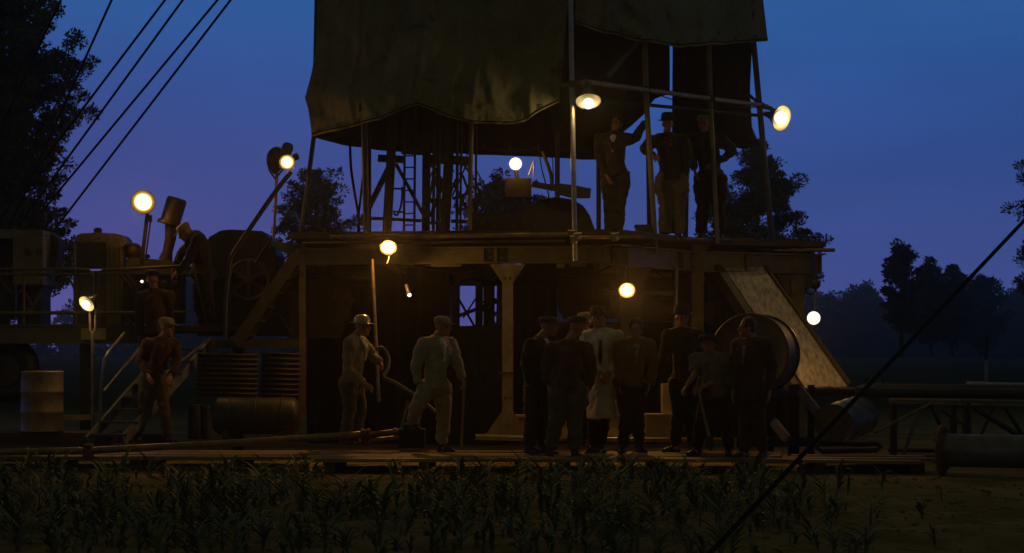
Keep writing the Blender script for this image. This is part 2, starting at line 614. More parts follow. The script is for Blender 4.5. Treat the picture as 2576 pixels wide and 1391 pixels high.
def tree(label, base, h, prof, limbs, leaf, per, seed, group=None, lean=(0, 0), clump=0.42, foliage='needles', name='pine_tree', upsw=0.55):
    """prof: crown radius as function of height fraction (list of pairs)"""
    rg = random.Random(seed)
    base = Vector(base)
    root = thing(name, label, 'tree', base, group)
    tr = MB()
    nseg = 10
    axis = [base + Vector((lean[0] * (i / nseg) ** 1.5 + rg.uniform(-.05, .05) * h * .06, lean[1] * (i / nseg) ** 1.5, h * i / nseg)) for i in range(nseg + 1)]
    tr.tube(axis, [max(0.02, h * 0.019 * (1 - i / nseg) ** 0.8 + 0.01) for i in range(nseg + 1)], 8)

    def ax(f):
        f = min(max(f, 0), 0.999) * nseg
        i = int(f)
        return axis[i].lerp(axis[i + 1], f - i)

    def rad(f):
        for (a, ra), (b_, rb) in zip(prof, prof[1:]):
            if a <= f <= b_:
                return ra + (rb - ra) * (f - a) / (b_ - a)
        return 0.1
    cs, rs = [], []
    f0, f1 = prof[0][0], prof[-1][0]
    for i in range(limbs):
        f = f0 + (f1 - f0) * ((i + rg.random()) / limbs)
        rr = rad(f) * rg.uniform(0.55, 1.12)
        a = rg.uniform(0, 2 * math.pi)
        p0 = ax(f - 0.06 * rg.random())
        tip = ax(f) + Vector((math.cos(a) * rr, math.sin(a) * rr, rr * rg.uniform(0.05, upsw)))
        mid = p0.lerp(tip, 0.55) - Vector((0, 0, rr * 0.12))
        tr.tube([p0, mid, tip], [0.012 * h * .25 + 0.01, 0.012, 0.006], 5, caps=False)
        k = max(2, int(rr / (clump * 0.62)))
        for j in range(k):
            t = 0.25 + 0.8 * (j + rg.random() * .8) / k
            p = p0.lerp(mid, t * 2) if t < .5 else mid.lerp(tip, min(1.05, (t - .5) * 2))
            q = Vector((rg.gauss(0, 1), rg.gauss(0, 1), rg.gauss(0, .6))) * clump * 0.5
            cs.append(p + q); rs.append(clump * rg.uniform(0.45, 1.1))
    for j in range(4):
        cs.append(ax(0.97) + Vector((rg.gauss(0, .1), rg.gauss(0, .1), rg.gauss(0, .2)))); rs.append(clump * 0.5)
    V = leaves([tuple(c - base) for c in cs], rs, per, leaf, seed)
    tr.build('trunk', 'bark', root)
    link('crown', leaf_mesh('crown', V), foliage, root, base)
    return root


# big conifer at the left edge
tree('tall dark pine rising out of the picture behind the machinery, cables in front of it', at(0, 905, 46), 13.6,
     [(0.12, 2.0), (0.30, 2.05), (0.40, 2.3), (0.48, 2.5), (0.55, 1.75), (0.66, 1.45), (0.74, 1.0), (0.85, 0.8), (1.0, 0.15)], 200, 0.09, 130, 11, clump=0.27, upsw=0.9)
tree('bushy pine behind the ramp side of the rig, under the outward lamp', at(1905, 905, 58), 6.7,
     [(0.2, 1.5), (0.42, 2.1), (0.58, 1.5), (0.72, 1.25), (0.86, 0.8), (1.0, 0.15)], 80, 0.10, 160, 23, clump=0.32, upsw=0.8)
tree('rounded pine showing between the clipped lamp pole and the tarpaulin', at(795, 905, 60), 6.0,
     [(0.35, 1.15), (0.55, 1.35), (0.75, 1.2), (0.9, 0.85), (1.0, 0.3)], 60, 0.105, 110, 31, clump=0.32)
tree('pine seen through the mast legs behind the rig floor', at(1255, 905, 62), 5.9,
     [(0.6, 1.2), (0.72, 1.6), (0.84, 1.2), (1.0, 0.3)], 62, 0.105, 100, 37, clump=0.32)
tree('pine cut off by the right border behind the thick cable', at(2662, 905, 68), 8.3,
     [(0.3, 1.3), (0.5, 1.5), (0.7, 1.1), (0.85, 1.2), (1.0, 0.2)], 64, 0.11, 150, 41, clump=0.4)
tree('slender tall tree standing ahead of the far wood', at(2268, 898, 92), 5.45,
     [(0.25, 0.7), (0.5, 0.75), (0.7, 0.95), (0.85, 0.8), (1.0, 0.15)], 44, 0.16, 110, 43, clump=0.34, name='tree', foliage='needles_far')
tree('hazy round-topped tree just right of the slender tree', at(2342, 897, 118), 5.8,
     [(0.2, 1.1), (0.5, 1.3), (0.8, 1.0), (1.0, 0.4)], 46, 0.19, 110, 47, clump=0.5, foliage='needles_far', name='tree')
tree('hazy tree with a pointed crown between the round-topped tree and the cable', at(2396, 897, 124), 5.7,
     [(0.2, 1.0), (0.5, 1.3), (0.8, 0.7), (1.0, 0.3)], 46, 0.19, 110, 53, clump=0.5, foliage='needles_far', name='tree')
tree('broad hazy tree right behind the upper half of the thick cable', at(2468, 896, 165), 6.9,
     [(0.15, 2.2), (0.5, 2.3), (0.8, 1.5), (1.0, 0.4)], 60, 0.24, 110, 59, clump=0.65, foliage='needles_far', name='tree')
# far wood: two tree shapes repeated along the edge of the field
wood = [tree('hazy tree in the far wood at the edge of the field', (140, 352, GZ), 12.5, [(0.08, 3.2), (0.5, 3.4), (0.8, 2.2), (1.0, 0.6)], 60, 0.6, 60, 61, 'trees of the far wood', clump=1.1, foliage='needles_far', name='far_tree'),
        tree('hazy tree in the far wood at the edge of the field', (150, 356, GZ), 11.0, [(0.08, 3.6), (0.4, 3.8), (0.75, 2.8), (1.0, 0.9)], 60, 0.6, 60, 67, 'trees of the far wood', clump=1.2, foliage='needles_far', name='far_tree')]
rw = random.Random(5)
for i in range(110):
    x = -60 + i * 1.5 + rw.uniform(-.8, .8)
    y = rw.uniform(300, 350)
    if 55 < x < 78:
        y += 22
    if -19 < x < 3:
        continue
    dup(wood[i % 2], (x, y, GZ), rw.uniform(0, 6), rw.uniform(0.74, 1.12))
# the mass of wood behind them
cs, rs = [], []
for i in range(1300):
    xx = rw.uniform(-170, 190)
    if -20 < xx < 4:
        continue
    cs.append((xx, rw.uniform(362, 380), rw.uniform(0.0, 10.5) * rw.uniform(.3, 1))); rs.append(rw.uniform(1.2, 2.4))
tag(link('forest', leaf_mesh('forest', leaves(cs, rs, 90, 0.9, 71)), 'needles_far', None, (0, 0, GZ)), 'dark mass of forest closing the far side of the field', 'forest', kind='stuff')

# ------------------------------------------------------------------ corn
def corn_mesh(seed, h):
    rg = random.Random(seed)
    mb = MB()
    mb.tube([(0, 0, -0.02), (rg.uniform(-.01, .01), 0, h * .3), (rg.uniform(-.015, .015), rg.uniform(-.015, .015), h * .6)], [0.011, 0.009, 0.005], 6)
    nl = rg.randint(6, 9)
    a0 = rg.uniform(0, 6.28)
    for i in range(nl):
        a = a0 + i * math.pi + rg.uniform(-.5, .5)
        z0 = h * (0.06 + 0.5 * i / nl)
        L = h * rg.uniform(0.65, 1.0) * (1 - 0.25 * abs(i / nl - .5))
        el = rg.uniform(0.75, 1.25)
        droop = rg.uniform(0.9, 3.2)
        pts, p, e = [], Vector((0, 0, z0)), el
        seg = 7
        for k in range(seg + 1):
            pts.append(p.copy())
            p = p + Vector((math.cos(a) * math.cos(e), math.sin(a) * math.cos(e), math.sin(e))) * (L / seg)
            e -= droop / seg * (0.4 + 1.2 * k / seg)
        sd = Vector((-math.sin(a), math.cos(a), 0))
        vs, fs = [], []
        wmax = rg.uniform(0.012, 0.021)
        for k, q in enumerate(pts):
            t = k / seg
            wd = wmax * (0.35 + 2.2 * t) if t < .3 else wmax * (1.01) * (1 - ((t - .3) / .7) ** 1.8)
            wd = max(wd, 0.001)
            tw = sd * math.cos(t * .7) + Vector((0, 0, 1)) * math.sin(t * .7) * 0.4
            vs += [q - tw * wd, q - Vector((0, 0, wd * .35)), q + tw * wd]
        for k in range(seg):
            for j in range(2):
                fs.append((k * 3 + j, k * 3 + j + 1, k * 3 + j + 4, k * 3 + j + 3))
        mb.add(vs, fs, True)
    return mb.mesh('corn_plant')


CORN = [corn_mesh(100 + i, hh) for i, hh in enumerate((0.24, 0.32, 0.17, 0.27, 0.35, 0.14))]
for me in CORN:
    me.materials.append(M['corn'])
rc = random.Random(12)
spots = []
for row in range(34):
    x = -7.2 + row * 0.33 + rc.gauss(0, .03)
    y = 13.0 + rc.random() * .2
    while y < 21.75:
        if rc.random() < 0.93:
            spots.append((x + rc.gauss(0, .09), y + rc.gauss(0, .06)))
        y += 0.165


def keep(x, y):
    if abs(x) > 0.285 * y + 0.25:
        return False
    edge = 2.15 + (y - 13) * 0.085 + 0.35 * noise.noise(Vector((y * .9, 3.3, 0)))
    d = x - edge
    if d > 0:
        return rc.random() < 0.45 * math.exp(-d * 2.0)
    return noise.noise(Vector((x * .8, y * .8, 1.7))) > -0.26


spots = [s_ for s_ in spots if keep(*s_)]
spots += [(3.86, 19.3), (4.15, 17.9)]
spots.sort(key=lambda s_: s_[1])
first, rest = spots[:298], spots[298:]
if rest:
    first += rest[-2:]
    rest = rest[:-2]
for i, (x, y) in enumerate(first):
    o = bpy.data.objects.new('corn_plant', CORN[i % 6])
    COL.objects.link(o)
    o.location = (x, y, gz(x, y))
    o.rotation_euler = (rc.gauss(0, .1), rc.gauss(0, .1), rc.uniform(0, 6.28))
    k = rc.uniform(0.6, 1.25)
    o.scale = (k, k, k)
    lone = i >= 298
    tag(o, ('lone corn seedling on the bare soil in front of the flanged pipe' if y > 19 else 'lone corn seedling on bare soil, the nearer one to the right of the field') if lone else 'young green corn plant with arching leaves in the dark foreground field',
        'corn plant', 'young corn plants in the foreground field')
V, FS = [], []
for i, (x, y) in enumerate(rest):
    me = CORN[i % 6]
    k = rc.uniform(0.6, 1.25)
    mtx = Matrix.Translation((x, y, gz(x, y))) @ Matrix.Rotation(rc.uniform(0, 6.28), 4, 'Z') @ Matrix.Rotation(rc.gauss(0, .1), 4, 'X') @ Matrix.Scale(k, 4)
    o_ = len(V)
    V += [tuple(mtx @ v_.co) for v_ in me.vertices]
    FS += [tuple(q + o_ for q in p_.vertices) for p_ in me.polygons]
me = bpy.data.meshes.new('corn_field')
me.from_pydata(V, [], FS)
me.polygons.foreach_set('use_smooth', [True] * len(FS))
tag(link('corn_field', me, 'corn'), 'farther rows of young corn up to the plank walkway', 'corn', kind='stuff')
print('corn', len(first), len(rest))
# ------------------------------------------------------------------ drilling rig: floor on its substructure
A, B, C, D = Vector((-3.11, 26.2, 0)), Vector((1.353, 25.5, 0)), Vector((2.67, 27.5, 0)), Vector((4.72, 28.3, 0))
E_, F_ = Vector((4.9, 33.0, 0)), Vector((-3.2, 33.4, 0))
ZD = 2.94


def zz(p, z):
    return Vector((p.x, p.y, z))


rig = thing('drilling_rig', 'raised steel rig floor on columns and girders, men standing on and under it', 'drilling rig', (0.5, 27, GZ))
floor_ = MB()
out = [A + Vector((0, -.08, 0)), B + Vector((.03, -.1, 0)), C + Vector((.08, -.06, 0)), D + Vector((.05, -.06, 0)), E_, F_]
floor_.prism([zz(p, ZD) for p in reversed(out)], (0, 0, -0.07))
floor_.build('rig_floor', 'wood_dark', rig)
eb = MB()                                             # edge boards of the floor
for p, q in ((A, B), (B, C), (C, D)):
    n = (q - p).normalized().cross(Vector((0, 0, 1)))
    if n.y > 0: n = -n
    eb.beam(zz(p, ZD - .03) + n * .13, zz(q, ZD - .03) + n * .13, .05, .09)
eb.build('edge_board', 'wood_dark', rig)


def girder(p, q, zt, zb, stiff=(), w_=0.16):
    g = MB()
    g.ibeam(zz(p, (zt + zb) / 2), zz(q, (zt + zb) / 2), zt - zb, w_, 0.02)
    n = (q - p).normalized().cross(Vector((0, 0, 1)))
    if n.y > 0: n = -n
    for f in stiff:
        c = p.lerp(q, f)
        g.beam(zz(c, zb + .022) + n * w_ * .27, zz(c, zt - .022) + n * w_ * .27, w_ * .45, .014, (q - p).normalized())
    return g.build('girder', 'painted_steel', rig)


g1 = girder(A, B, 2.735, 2.50, (0.012, 0.3, 0.61, 0.65, 0.985))
girder(B + Vector((.05, .06, 0)), C, 2.76, 2.47, (0.03, 0.1, 0.82), 0.2)
girder(C, D, 2.76, 2.46, (0.04, 0.4, 0.98), 0.2)
girder(F_ + Vector((.1, -.2, 0)), E_ + Vector((-.1, -.2, 0)), 2.74, 2.46)
girder(A + Vector((.08, .1, 0)), F_ + Vector((.2, -.3, 0)), 2.74, 2.48)
girder(D + Vector((-.1, .12, 0)), E_ + Vector((-.1, -.3, 0)), 2.74, 2.48)
for f in (0.3, 0.62):
    p = A.lerp(B, f)
    girder(p + Vector((0, .12, 0)), Vector((p.x, 33, 0)), 2.73, 2.52)


def column(u, Y, w_, d_, v1, v0, mt='painted_steel', gus=0.0, foot=0.0, tilt=0.0, name='column'):
    b_ = at(u, v0, Y); t_ = at(u, v1, Y)
    b_.z = max(b_.z, GZ - .05)
    c = MB()
    c.beam(b_, t_ + Vector((tilt, 0, 0)), w_, 0.018, (0, 1, 0))
    c.beam(b_ + Vector((0, d_ / 2, 0)), t_ + Vector((tilt, d_ / 2, 0)), 0.018, d_ - .02, (0, 1, 0))
    c.beam(b_ + Vector((0, d_, 0)), t_ + Vector((tilt, d_, 0)), w_, 0.018, (0, 1, 0))
    o = c.build(name, mt, rig)
    if gus:
        y0 = Y + d_ * .4
        for s_ in (-1, 1):
            g = MB()
            tip = t_ + Vector((tilt + s_ * w_ / 2, 0, 0))
            g.prism([Vector((tip.x, y0, t_.z)), Vector((tip.x + s_ * gus, y0, t_.z)), Vector((tip.x, y0, t_.z - gus * 1.5))], (0, .016, 0))
            g.build('gusset', mt, o)
    if foot:
        for s_ in (-1, 1):
            g = MB()
            x = b_.x + s_ * w_ / 2
            g.prism([Vector((x, Y + .03, b_.z + foot * 1.45)), Vector((x, Y + .03, b_.z)), Vector((x + s_ * foot, Y + .03, b_.z))], (0, .016, 0))
            g.build('foot_gusset', mt, o)
        g = MB()
        g.box((b_.x, Y + d_ / 2, b_.z - .03), (w_ + foot * 2.2, d_ + .2, .06))
        g.build('foot_plate', 'painted_steel', o)
    return o


column(760, 26.1, 0.085, 0.085, 660, 1062)
column(1277, 25.42, 0.15, 0.19, 664, 1092, 'pale_steel', gus=0.17, foot=0.22)
cf = MB().box(at(1272, 938, 25.38), (0.2, .06, .03))
cf.build('clamp', 'painted_steel', rig)
column(1590, 26.35, 0.32, 0.2, 672, 1075, 'olive_steel', gus=0.14)
cp = MB().tube([at(1700, 672, 26.7), at(1697, 1120, 26.7)], px(6, 26.7), 10)
cp.build('pipe_post', 'pipe_steel', rig)
column(1755, 27.45, 0.18, 0.2, 604, 1105, gus=0.15)
column(2006, 28.2, 0.2, 0.2, 690, 1092, gus=0.22)
for u_, Y_ in ((800, 32.8), (1230, 32.6), (1650, 32.6), (1960, 32.4)):
    column(u_, Y_, 0.2, 0.2, 660, 1080)
br = MB()
br.beam(at(1762, 690, 27.5), at(1700, 1000, 27.6), .07, .07)
br.build('brace', 'painted_steel', rig)
br = MB()
br.beam(at(1500, 664, 25.7), at(1590, 672, 26.3), .1, .1)
br.build('brace', 'painted_steel', rig)
sk = MB()
sk.box((at(1450, 1070, 25.9)), (1.75, .35, px(52, 25.9)))
sk.box(at(1450, 1046, 25.9), (1.85, .42, .03))
sk.build('skid_base', 'pale_steel', rig)
# clutter of flat bars and brackets hung under the girders
for (u0, u1, v, Y, r_) in ((1400, 1420, 668, 25.6, .03), (1435, 1475, 664, 25.6, .03), (1495, 1560, 678, 25.9, .05), (1085, 1160, 668, 25.8, .02)):
    MB().beam(at(u0, v, Y), at(u1, v, Y), .1, r_ * 2).build('bracket', 'painted_steel', rig)

# loose scaffold tubes clamped along the edge of the floor
def pipe(name, label, pts, r, mt, cat='pipe', group=None, n=10):
    pts = [Vector(p) for p in pts]
    return one(name, label, cat, MB().tube(pts, r, n), mt, pts[0], group)


pipe('scaffold_tube', 'long dull tube on the rig floor edge, left of the clipped lamp pole', [at(830, 597, 25.75), at(1442, 590, 25.32)], px(5.5, 25.5), 'pipe_steel')
pipe('scaffold_tube', 'short brightly lit tube end at the foot of the clipped lamp pole', [at(1428, 582, 25.28), at(1452, 583, 25.3)], px(4.2, 25.3), 'pipe_steel')
ld = pipe('scaffold_tube', 'brightly lit tube on the floor edge right of the lamp pole', [at(1458, 597, 25.28), at(1620, 597, 25.4)], px(4.4, 25.3), 'pipe_steel')
pipe('scaffold_tube', 'thin dark tube under the long dull one on the rig edge', [at(760, 612, 26.0), at(1420, 607, 25.42)], px(3.5, 25.5), 'dark_steel')
pipe('scaffold_tube', 'tube sticking out past the right end of the rig floor', [at(1905, 629, 28.05), at(2100, 629, 28.05)], px(5, 28), 'pipe_steel')
pipe('scaffold_tube', 'dark tube along the rig floor edge by the boots of the right men', [at(1700, 604, 26.7), at(1900, 606, 28.0)], px(6, 27), 'dark_steel')
for (u, v, Y, lab) in ((1452, 597, 25.26, 'tube clamp beside the foot of the clipped lamp pole'), (1546, 597, 25.33, 'tube clamp in the middle of the brightly lit tube'), (1442, 604, 25.3, 'tube clamp hanging under the lit tube end')):
    c = MB()
    p = at(u, v, Y)
    c.box(p, (.07, .09, .10)); c.tube([p + Vector((-.05, -.03, .04)), p + Vector((.06, -.03, .05))], .018, 8); c.ball(p + Vector((.03, -.04, -.02)), .03, 8, 6)
    one('tube_clamp', lab, 'clamp', c, 'galvanised', p, 'clamps on the rig edge tubes')
bx = MB().box(at(1617, 582, 26.3), (.2, .25, px(26, 26.3)))
bx.box(at(1617, 569, 26.3), (.23, .28, .03))
one('tool_box', 'small dark box on the rig floor edge between the left and middle men', 'box', bx, 'dark_steel', at(1617, 596, 26.3))

# ------------------------------------------------------------------ pole frame of the wind screen
fr = thing('screen_frame', 'tall frame of clamped steel poles and rails round the rig floor carrying the tarpaulins', 'scaffold', (1.3, 25.5, ZD))


def pole(pts, r, mt='galvanised', name='pole', parent=None):
    return MB().tube(pts, r, 12).build(name, mt, parent or fr)


pole([at(802, -250, 26.3), at(790, 340, 26.3), at(757, 592, 26.3)], px(6, 26), 'dark_steel')
pole([at(915, 266, 25.85), at(922, 586, 25.85)], px(8, 25.9), 'dark_steel')
pole([at(906, 268, 25.85), at(1042, 263, 25.75)], px(5.5, 25.9), 'dark_steel', 'rail')
MB().box(at(915, 270, 25.83), (.12, .12, .12)).build('clamp', 'dark_steel', fr)
pole([at(1186, 300, 25.72), at(1181, 584, 25.72)], px(6, 25.7), 'painted_steel')
pole([at(1432, -250, 25.42), at(1438, 180, 25.42), at(1447, 656, 25.42)], px(6.5, 25.4), 'galvanised')
pole([at(1402, 330, 28.6), at(1402, 600, 28.6)], px(6.5, 28), 'dark_steel')
pole([at(1615, -250, 26.45), at(1625, 235, 26.45), at(1650, 640, 26.4)], px(7, 26.4), 'painted_steel')
pole([at(1775, -250, 27.3), at(1787, 255, 27.3), at(1805, 612, 27.3)], px(6, 27.3), 'painted_steel')
pole([at(1872, -250, 28.0), at(1896, 110, 28.0), at(1942, 606, 28.0)], px(7.5, 28), 'dark_steel')
pole([at(1470, 205, 25.55), at(1930, 267, 28.05)], px(6, 26.5), 'galvanised', 'rail')
pole([at(1440, 246, 25.6), at(1905, 290, 28.1)], px(4.5, 26.5), 'dark_steel', 'rail')
pole([at(1408, 214, 25.6), at(1475, 204, 25.5)], px(5, 25.5), 'painted_steel', 'rail')
pole([at(1524, 197, 26.0), at(1612, 100, 27.4)], px(6, 26.5), 'painted_steel', 'brace')
pole([at(1880, 235, 28.0), at(1918, 268, 28.05)], px(4, 28), 'dark_steel', 'brace')
pole([at(1506, 380, 29.2), at(1506, 600, 29.2)], px(6, 29), 'dark_steel')
pole([at(1727, 420, 29.0), at(1724, 606, 29.0)], px(7, 29), 'dark_steel')
pole([at(1630, 330, 29.2), at(1634, 600, 29.2)], px(6, 29), 'dark_steel')
for (u, v, Y) in ((1440, 212, 25.42), (1625, 226, 26.42), (1788, 249, 27.25), (1524, 200, 26.0), (1912, 266, 28.0), (1571, 219, 26.2)):
    p = at(u, v, Y)
    MB().box(p, (.1, .1, .09)).tube([p + Vector((-.06, -.05, 0)), p + Vector((.06, -.05, 0))], .03, 8).build('clamp', 'dark_steel', fr)


# ------------------------------------------------------------------ tarpaulins
def lerp_list(lst, t):
    for (a, xa), (b_, xb) in zip(lst, lst[1:]):
        if a <= t <= b_:
            return xa + (xb - xa) * (t - a) / (b_ - a)
    return lst[0][1] if t < lst[0][0] else lst[-1][1]


def smooth_list(lst, t):
    for (a, xa), (b_, xb) in zip(lst, lst[1:]):
        if a <= t <= b_:
            k = (t - a) / (b_ - a)
            k = k * k * (3 - 2 * k)
            return xa + (xb - xa) * k
    return lst[0][1] if t < lst[0][0] else lst[-1][1]


def sheet(label, left, right, bottom, Yf, vtop, mt, seed, nu=90, nv=70, fold=0.05, swag=0.0, sag=0.0, smooth=False):
    """hanging cloth: left/right edges as (v, u), bottom edge as (u fraction, v), depth Yf(s)"""
    vs, fs = [], []
    for j in range(nv + 1):
        t = j / nv
        for i in range(nu + 1):
            s_ = i / nu
            vb = (smooth_list if smooth else lerp_list)(bottom, s_)
            v = vtop + (vb - vtop) * t
            vb += 2.2 * noise.noise(Vector((s_ * 16, seed, 2.2)))
            v = vtop + (vb - vtop) * t
            u = lerp_list(left, v) * (1 - s_) + lerp_list(right, v) * s_
            Y = Yf(s_)
            q = Vector((s_ * 7, t * 4, seed))
            k = noise.fractal(Vector((s_ * 9, t * 2.2, seed)), 1.0, 2.0, 4) * fold
            k += noise.fractal(Vector((s_ * 30 + t * 6, t * 11, seed + 9)), .8, 2.0, 4) * fold * .34 + abs(noise.noise(Vector((s_ * 14 - t * 5, t * 6 + s_ * 4, seed)))) * fold * .5
            k += math.sin((s_ * 10 + t * 1.5) * 2.1 + 2 * noise.noise(q)) * fold * 0.35 * (0.4 + t)
            if swag:                                    # hanging folds bowed towards the lower edge
                d = math.hypot((s_ - 0.62) * 1.5, (t + .35) * 1.0)
                k += math.sin(d * 26 + 2.5 * noise.noise(q * .6)) * swag * max(0, t - .15) * (1 - abs(2 * s_ - 1.1) * .6)
            for sx in (.17, .41, .66, .88):                 # stitched seams
                k -= .035 * math.exp(-((s_ - sx) * nu / .9) ** 2)
            k -= sag * math.sin(math.pi * s_) * t * t
            vs.append(at(u, v, Y + k))
    n1 = nu + 1
    for j in range(nv):
        for i in range(nu):
            fs.append((j * n1 + i, j * n1 + i + 1, (j + 1) * n1 + i + 1, (j + 1) * n1 + i))
    mb = MB().add(vs, fs, True)
    o = one('tarpaulin', label, 'tarpaulin', mb, mt, vs[0].copy(), 'tarpaulins screening the rig floor')
    md = o.modifiers.new('thick', 'SOLIDIFY')
    md.thickness = 0.012
    n1 = nu + 1
    row = [vs[(nv - 1) * n1 + i] + Vector((0, -.02, 0)) for i in range(n1)]
    MB().tube([p_ + Vector((0, 0, -.012)) for p_ in row[::2]], .008, 6).build('hem_rope', 'cable', o)
    for i in range(3, nu, 9):
        MB().torus(row[i] + Vector((0, 0, .03)), (0, 1, 0), .022, .006, 12, 5).build('eyelet', 'dark_steel', o)
    return o


def Ulin(y0, y1):
    return lambda s_: y0 + (y1 - y0) * s_


def uf(lst, u0, u1):
    return [((u - u0) / (u1 - u0), v) for u, v in lst]


sheet('large olive tarpaulin with a drooping lower hem, left of the corner pole',
      [(-260, 806), (0, 798), (122, 794), (183, 784), (246, 767), (277, 776), (345, 785)],
      [(-260, 1440), (0, 1429), (163, 1416), (256, 1407)],
      uf([(785, 343), (850, 328), (906, 315), (960, 300), (1008, 281), (1040, 266), (1062, 264), (1130, 293), (1191, 309), (1293, 312), (1322, 305), (1358, 281), (1407, 256)], 785, 1407),
      lambda s_: 26.15 - 0.62 * s_ - 0.25 * math.sin(math.pi * s_) ** 2, -260, 'canvas', 1.3, 110, 80, 0.07, 0.055, 0.3)
sheet('shorter olive tarpaulin bowed at its hem over the right half of the rig floor',
      [(-260, 1446), (0, 1447), (61, 1446)], [(-260, 1905), (0, 1920), (104, 1932)],
      uf([(1446, 60), (1533, 85), (1623, 106), (1714, 117), (1804, 111), (1932, 104)], 1446, 1932),
      Ulin(25.5, 28.15), -260, 'canvas', 4.7, 90, 50, 0.07, 0.085, 0.4, True)
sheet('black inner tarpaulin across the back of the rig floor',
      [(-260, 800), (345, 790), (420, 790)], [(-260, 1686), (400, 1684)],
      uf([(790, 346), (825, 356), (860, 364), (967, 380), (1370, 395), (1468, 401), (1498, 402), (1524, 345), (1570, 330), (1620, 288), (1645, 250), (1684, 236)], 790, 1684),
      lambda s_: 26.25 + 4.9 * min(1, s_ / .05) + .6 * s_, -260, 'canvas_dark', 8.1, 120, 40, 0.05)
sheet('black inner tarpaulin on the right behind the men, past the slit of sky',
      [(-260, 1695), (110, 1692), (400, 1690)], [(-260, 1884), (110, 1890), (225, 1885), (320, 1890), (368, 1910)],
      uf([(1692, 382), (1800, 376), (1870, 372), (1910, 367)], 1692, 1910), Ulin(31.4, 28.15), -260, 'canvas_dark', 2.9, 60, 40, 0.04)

# ------------------------------------------------------------------ mast and machinery on the rig floor
mast = thing('mast', 'dark lattice mast of legs and braces rising from the rig floor behind the tarpaulin', 'mast', (-1.2, 29, ZD))


def leg(pts, w_, name='mast_leg', mt='black_steel'):
    b_ = MB()
    for p, q in zip(pts, pts[1:]):
        b_.beam(p, q, w_, w_ * .9)
    return b_.build(name, mt, mast)


Yl = 28.6
leg([at(924, 230, 28.0), at(924, 606, 28.0)], px(19, 28))
leg([at(994, 0, Yl), at(984, 390, Yl), at(972, 606, Yl)], px(22, Yl))
leg([at(1076, 0, 28.9), at(1071, 606, 28.9)], px(20, 28.9))
leg([at(1135, 0, 28.7), at(1130, 380, 28.7), at(1118, 606, 28.7)], px(24, 28.7))
for (p, q, w_) in (((982, 414), (906, 566), 15), ((996, 412), (1068, 545), 10), ((1066, 380), (1000, 250), 10), ((1076, 400), (1124, 480), 8), ((1128, 430), (1082, 545), 9),
                   ((1120, 400), (1074, 330), 9), ((1140, 460), (1185, 545), 8), ((1150, 540), (1190, 440), 6), ((1138, 500), (1192, 482), 8)):
    leg([at(*p, 28.75), at(*q, 28.75)], px(w_, 28.7), 'brace')
for (u0, u1, v, w_) in ((951, 1014, 398, 19), (934, 1062, 549, 9), (990, 1020, 474, 5), (986, 1018, 532, 5), (1080, 1185, 400, 22), (1082, 1120, 560, 8), (1135, 1200, 556, 10), (1010, 1080, 380, 16), (1083, 1122, 505, 14)):
    leg([at(u0, v, 28.7), at(u1, v + .05 * (u1 - u0), 28.7)], px(w_, 28.7), 'crossbar')
tr_ = random.Random(21)
for k in range(22):                                     # tangle of struts and lines round the mast foot
    u0 = tr_.uniform(1075, 1205)
    p_ = (u0, tr_.uniform(360, 480)); q_ = (u0 + tr_.uniform(-60, 60), p_[1] + tr_.uniform(50, 130))
    yy = tr_.uniform(28.3, 30.2)
    leg([at(*p_, yy), at(*q_, yy)], px(tr_.uniform(2.5, 7), yy), 'strut')
ladder = MB()
for u_ in (1019, 1045):
    ladder.tube([at(u_, 240, 28.4), at(u_ - 3, 606, 28.4)], px(3.2, 28.4), 8)
for k in range(7):
    v = 392 + k * 29
    ladder.tube([at(1018, v, 28.4), at(1044, v, 28.4)], px(2, 28.4), 6)
ladder.build('ladder', 'black_steel', mast)
for u_, r_ in ((1090, 4), (1103, 4.5), (1098, 2), (1149, 4), (1158, 3), (1196, 3)):
    MB().tube([at(u_ + 3, 200, 28.5), at(u_, 606, 28.5)], px(r_, 28.5), 8).build('conductor_pipe', 'black_steel', mast)


def hose(label, pts, r, mt='rubber', cat='hose', name='hose', n=8, sub=6, group=None):
    P = [Vector(p) for p in pts]
    P = [P[0]] + P + [P[-1]]
    out_ = []
    for i in range(1, len(P) - 2):
        for k in range(sub):
            t = k / sub
            a, b_, c, d = P[i - 1], P[i], P[i + 1], P[i + 2]
            out_.append(0.5 * ((2 * b_) + (c - a) * t + (2 * a - 5 * b_ + 4 * c - d) * t * t + (3 * b_ - a - 3 * c + d) * t ** 3))
    out_.append(P[-2])
    return one(name, label, cat, MB().tube(out_, r, n), mt, P[0], group)


hose('slack cable hanging from the tarpaulin hem at the left of the mast', [at(880, 340, 27.2), at(883, 420, 27.2), at(893, 490, 27.2), at(902, 545, 27.2), at(900, 592, 27.2)], px(3.4, 27.2), 'cable', 'cable', 'cable')
hose('taut cable meeting the slack one beside the left mast leg', [at(918, 400, 27.3), at(908, 490, 27.3), at(902, 548, 27.25), at(905, 590, 27.25)], px(3, 27.2), 'cable', 'cable', 'cable')
hose('thin hose looping between the mast legs', [at(1012, 470, 28.2), at(1010, 510, 28.2), at(1000, 540, 28.2), at(990, 536, 28.2)], px(2.6, 28), 'cable', 'cable', 'cable')
hose('thick curved hose on the rig floor right of the glaring mast lamp', [at(1365, 380, 27.3), at(1372, 400, 27.3), at(1386, 440, 27.3), at(1388, 480, 27.3)], px(4.5, 27.3))
hose('thin wire bending down to the drawworks beside the thick hose', [at(1350, 330, 27.2), at(1362, 420, 27.2), at(1378, 480, 27.2), at(1384, 520, 27.2)], px(1.6, 27), 'cable', 'cable', 'cable')

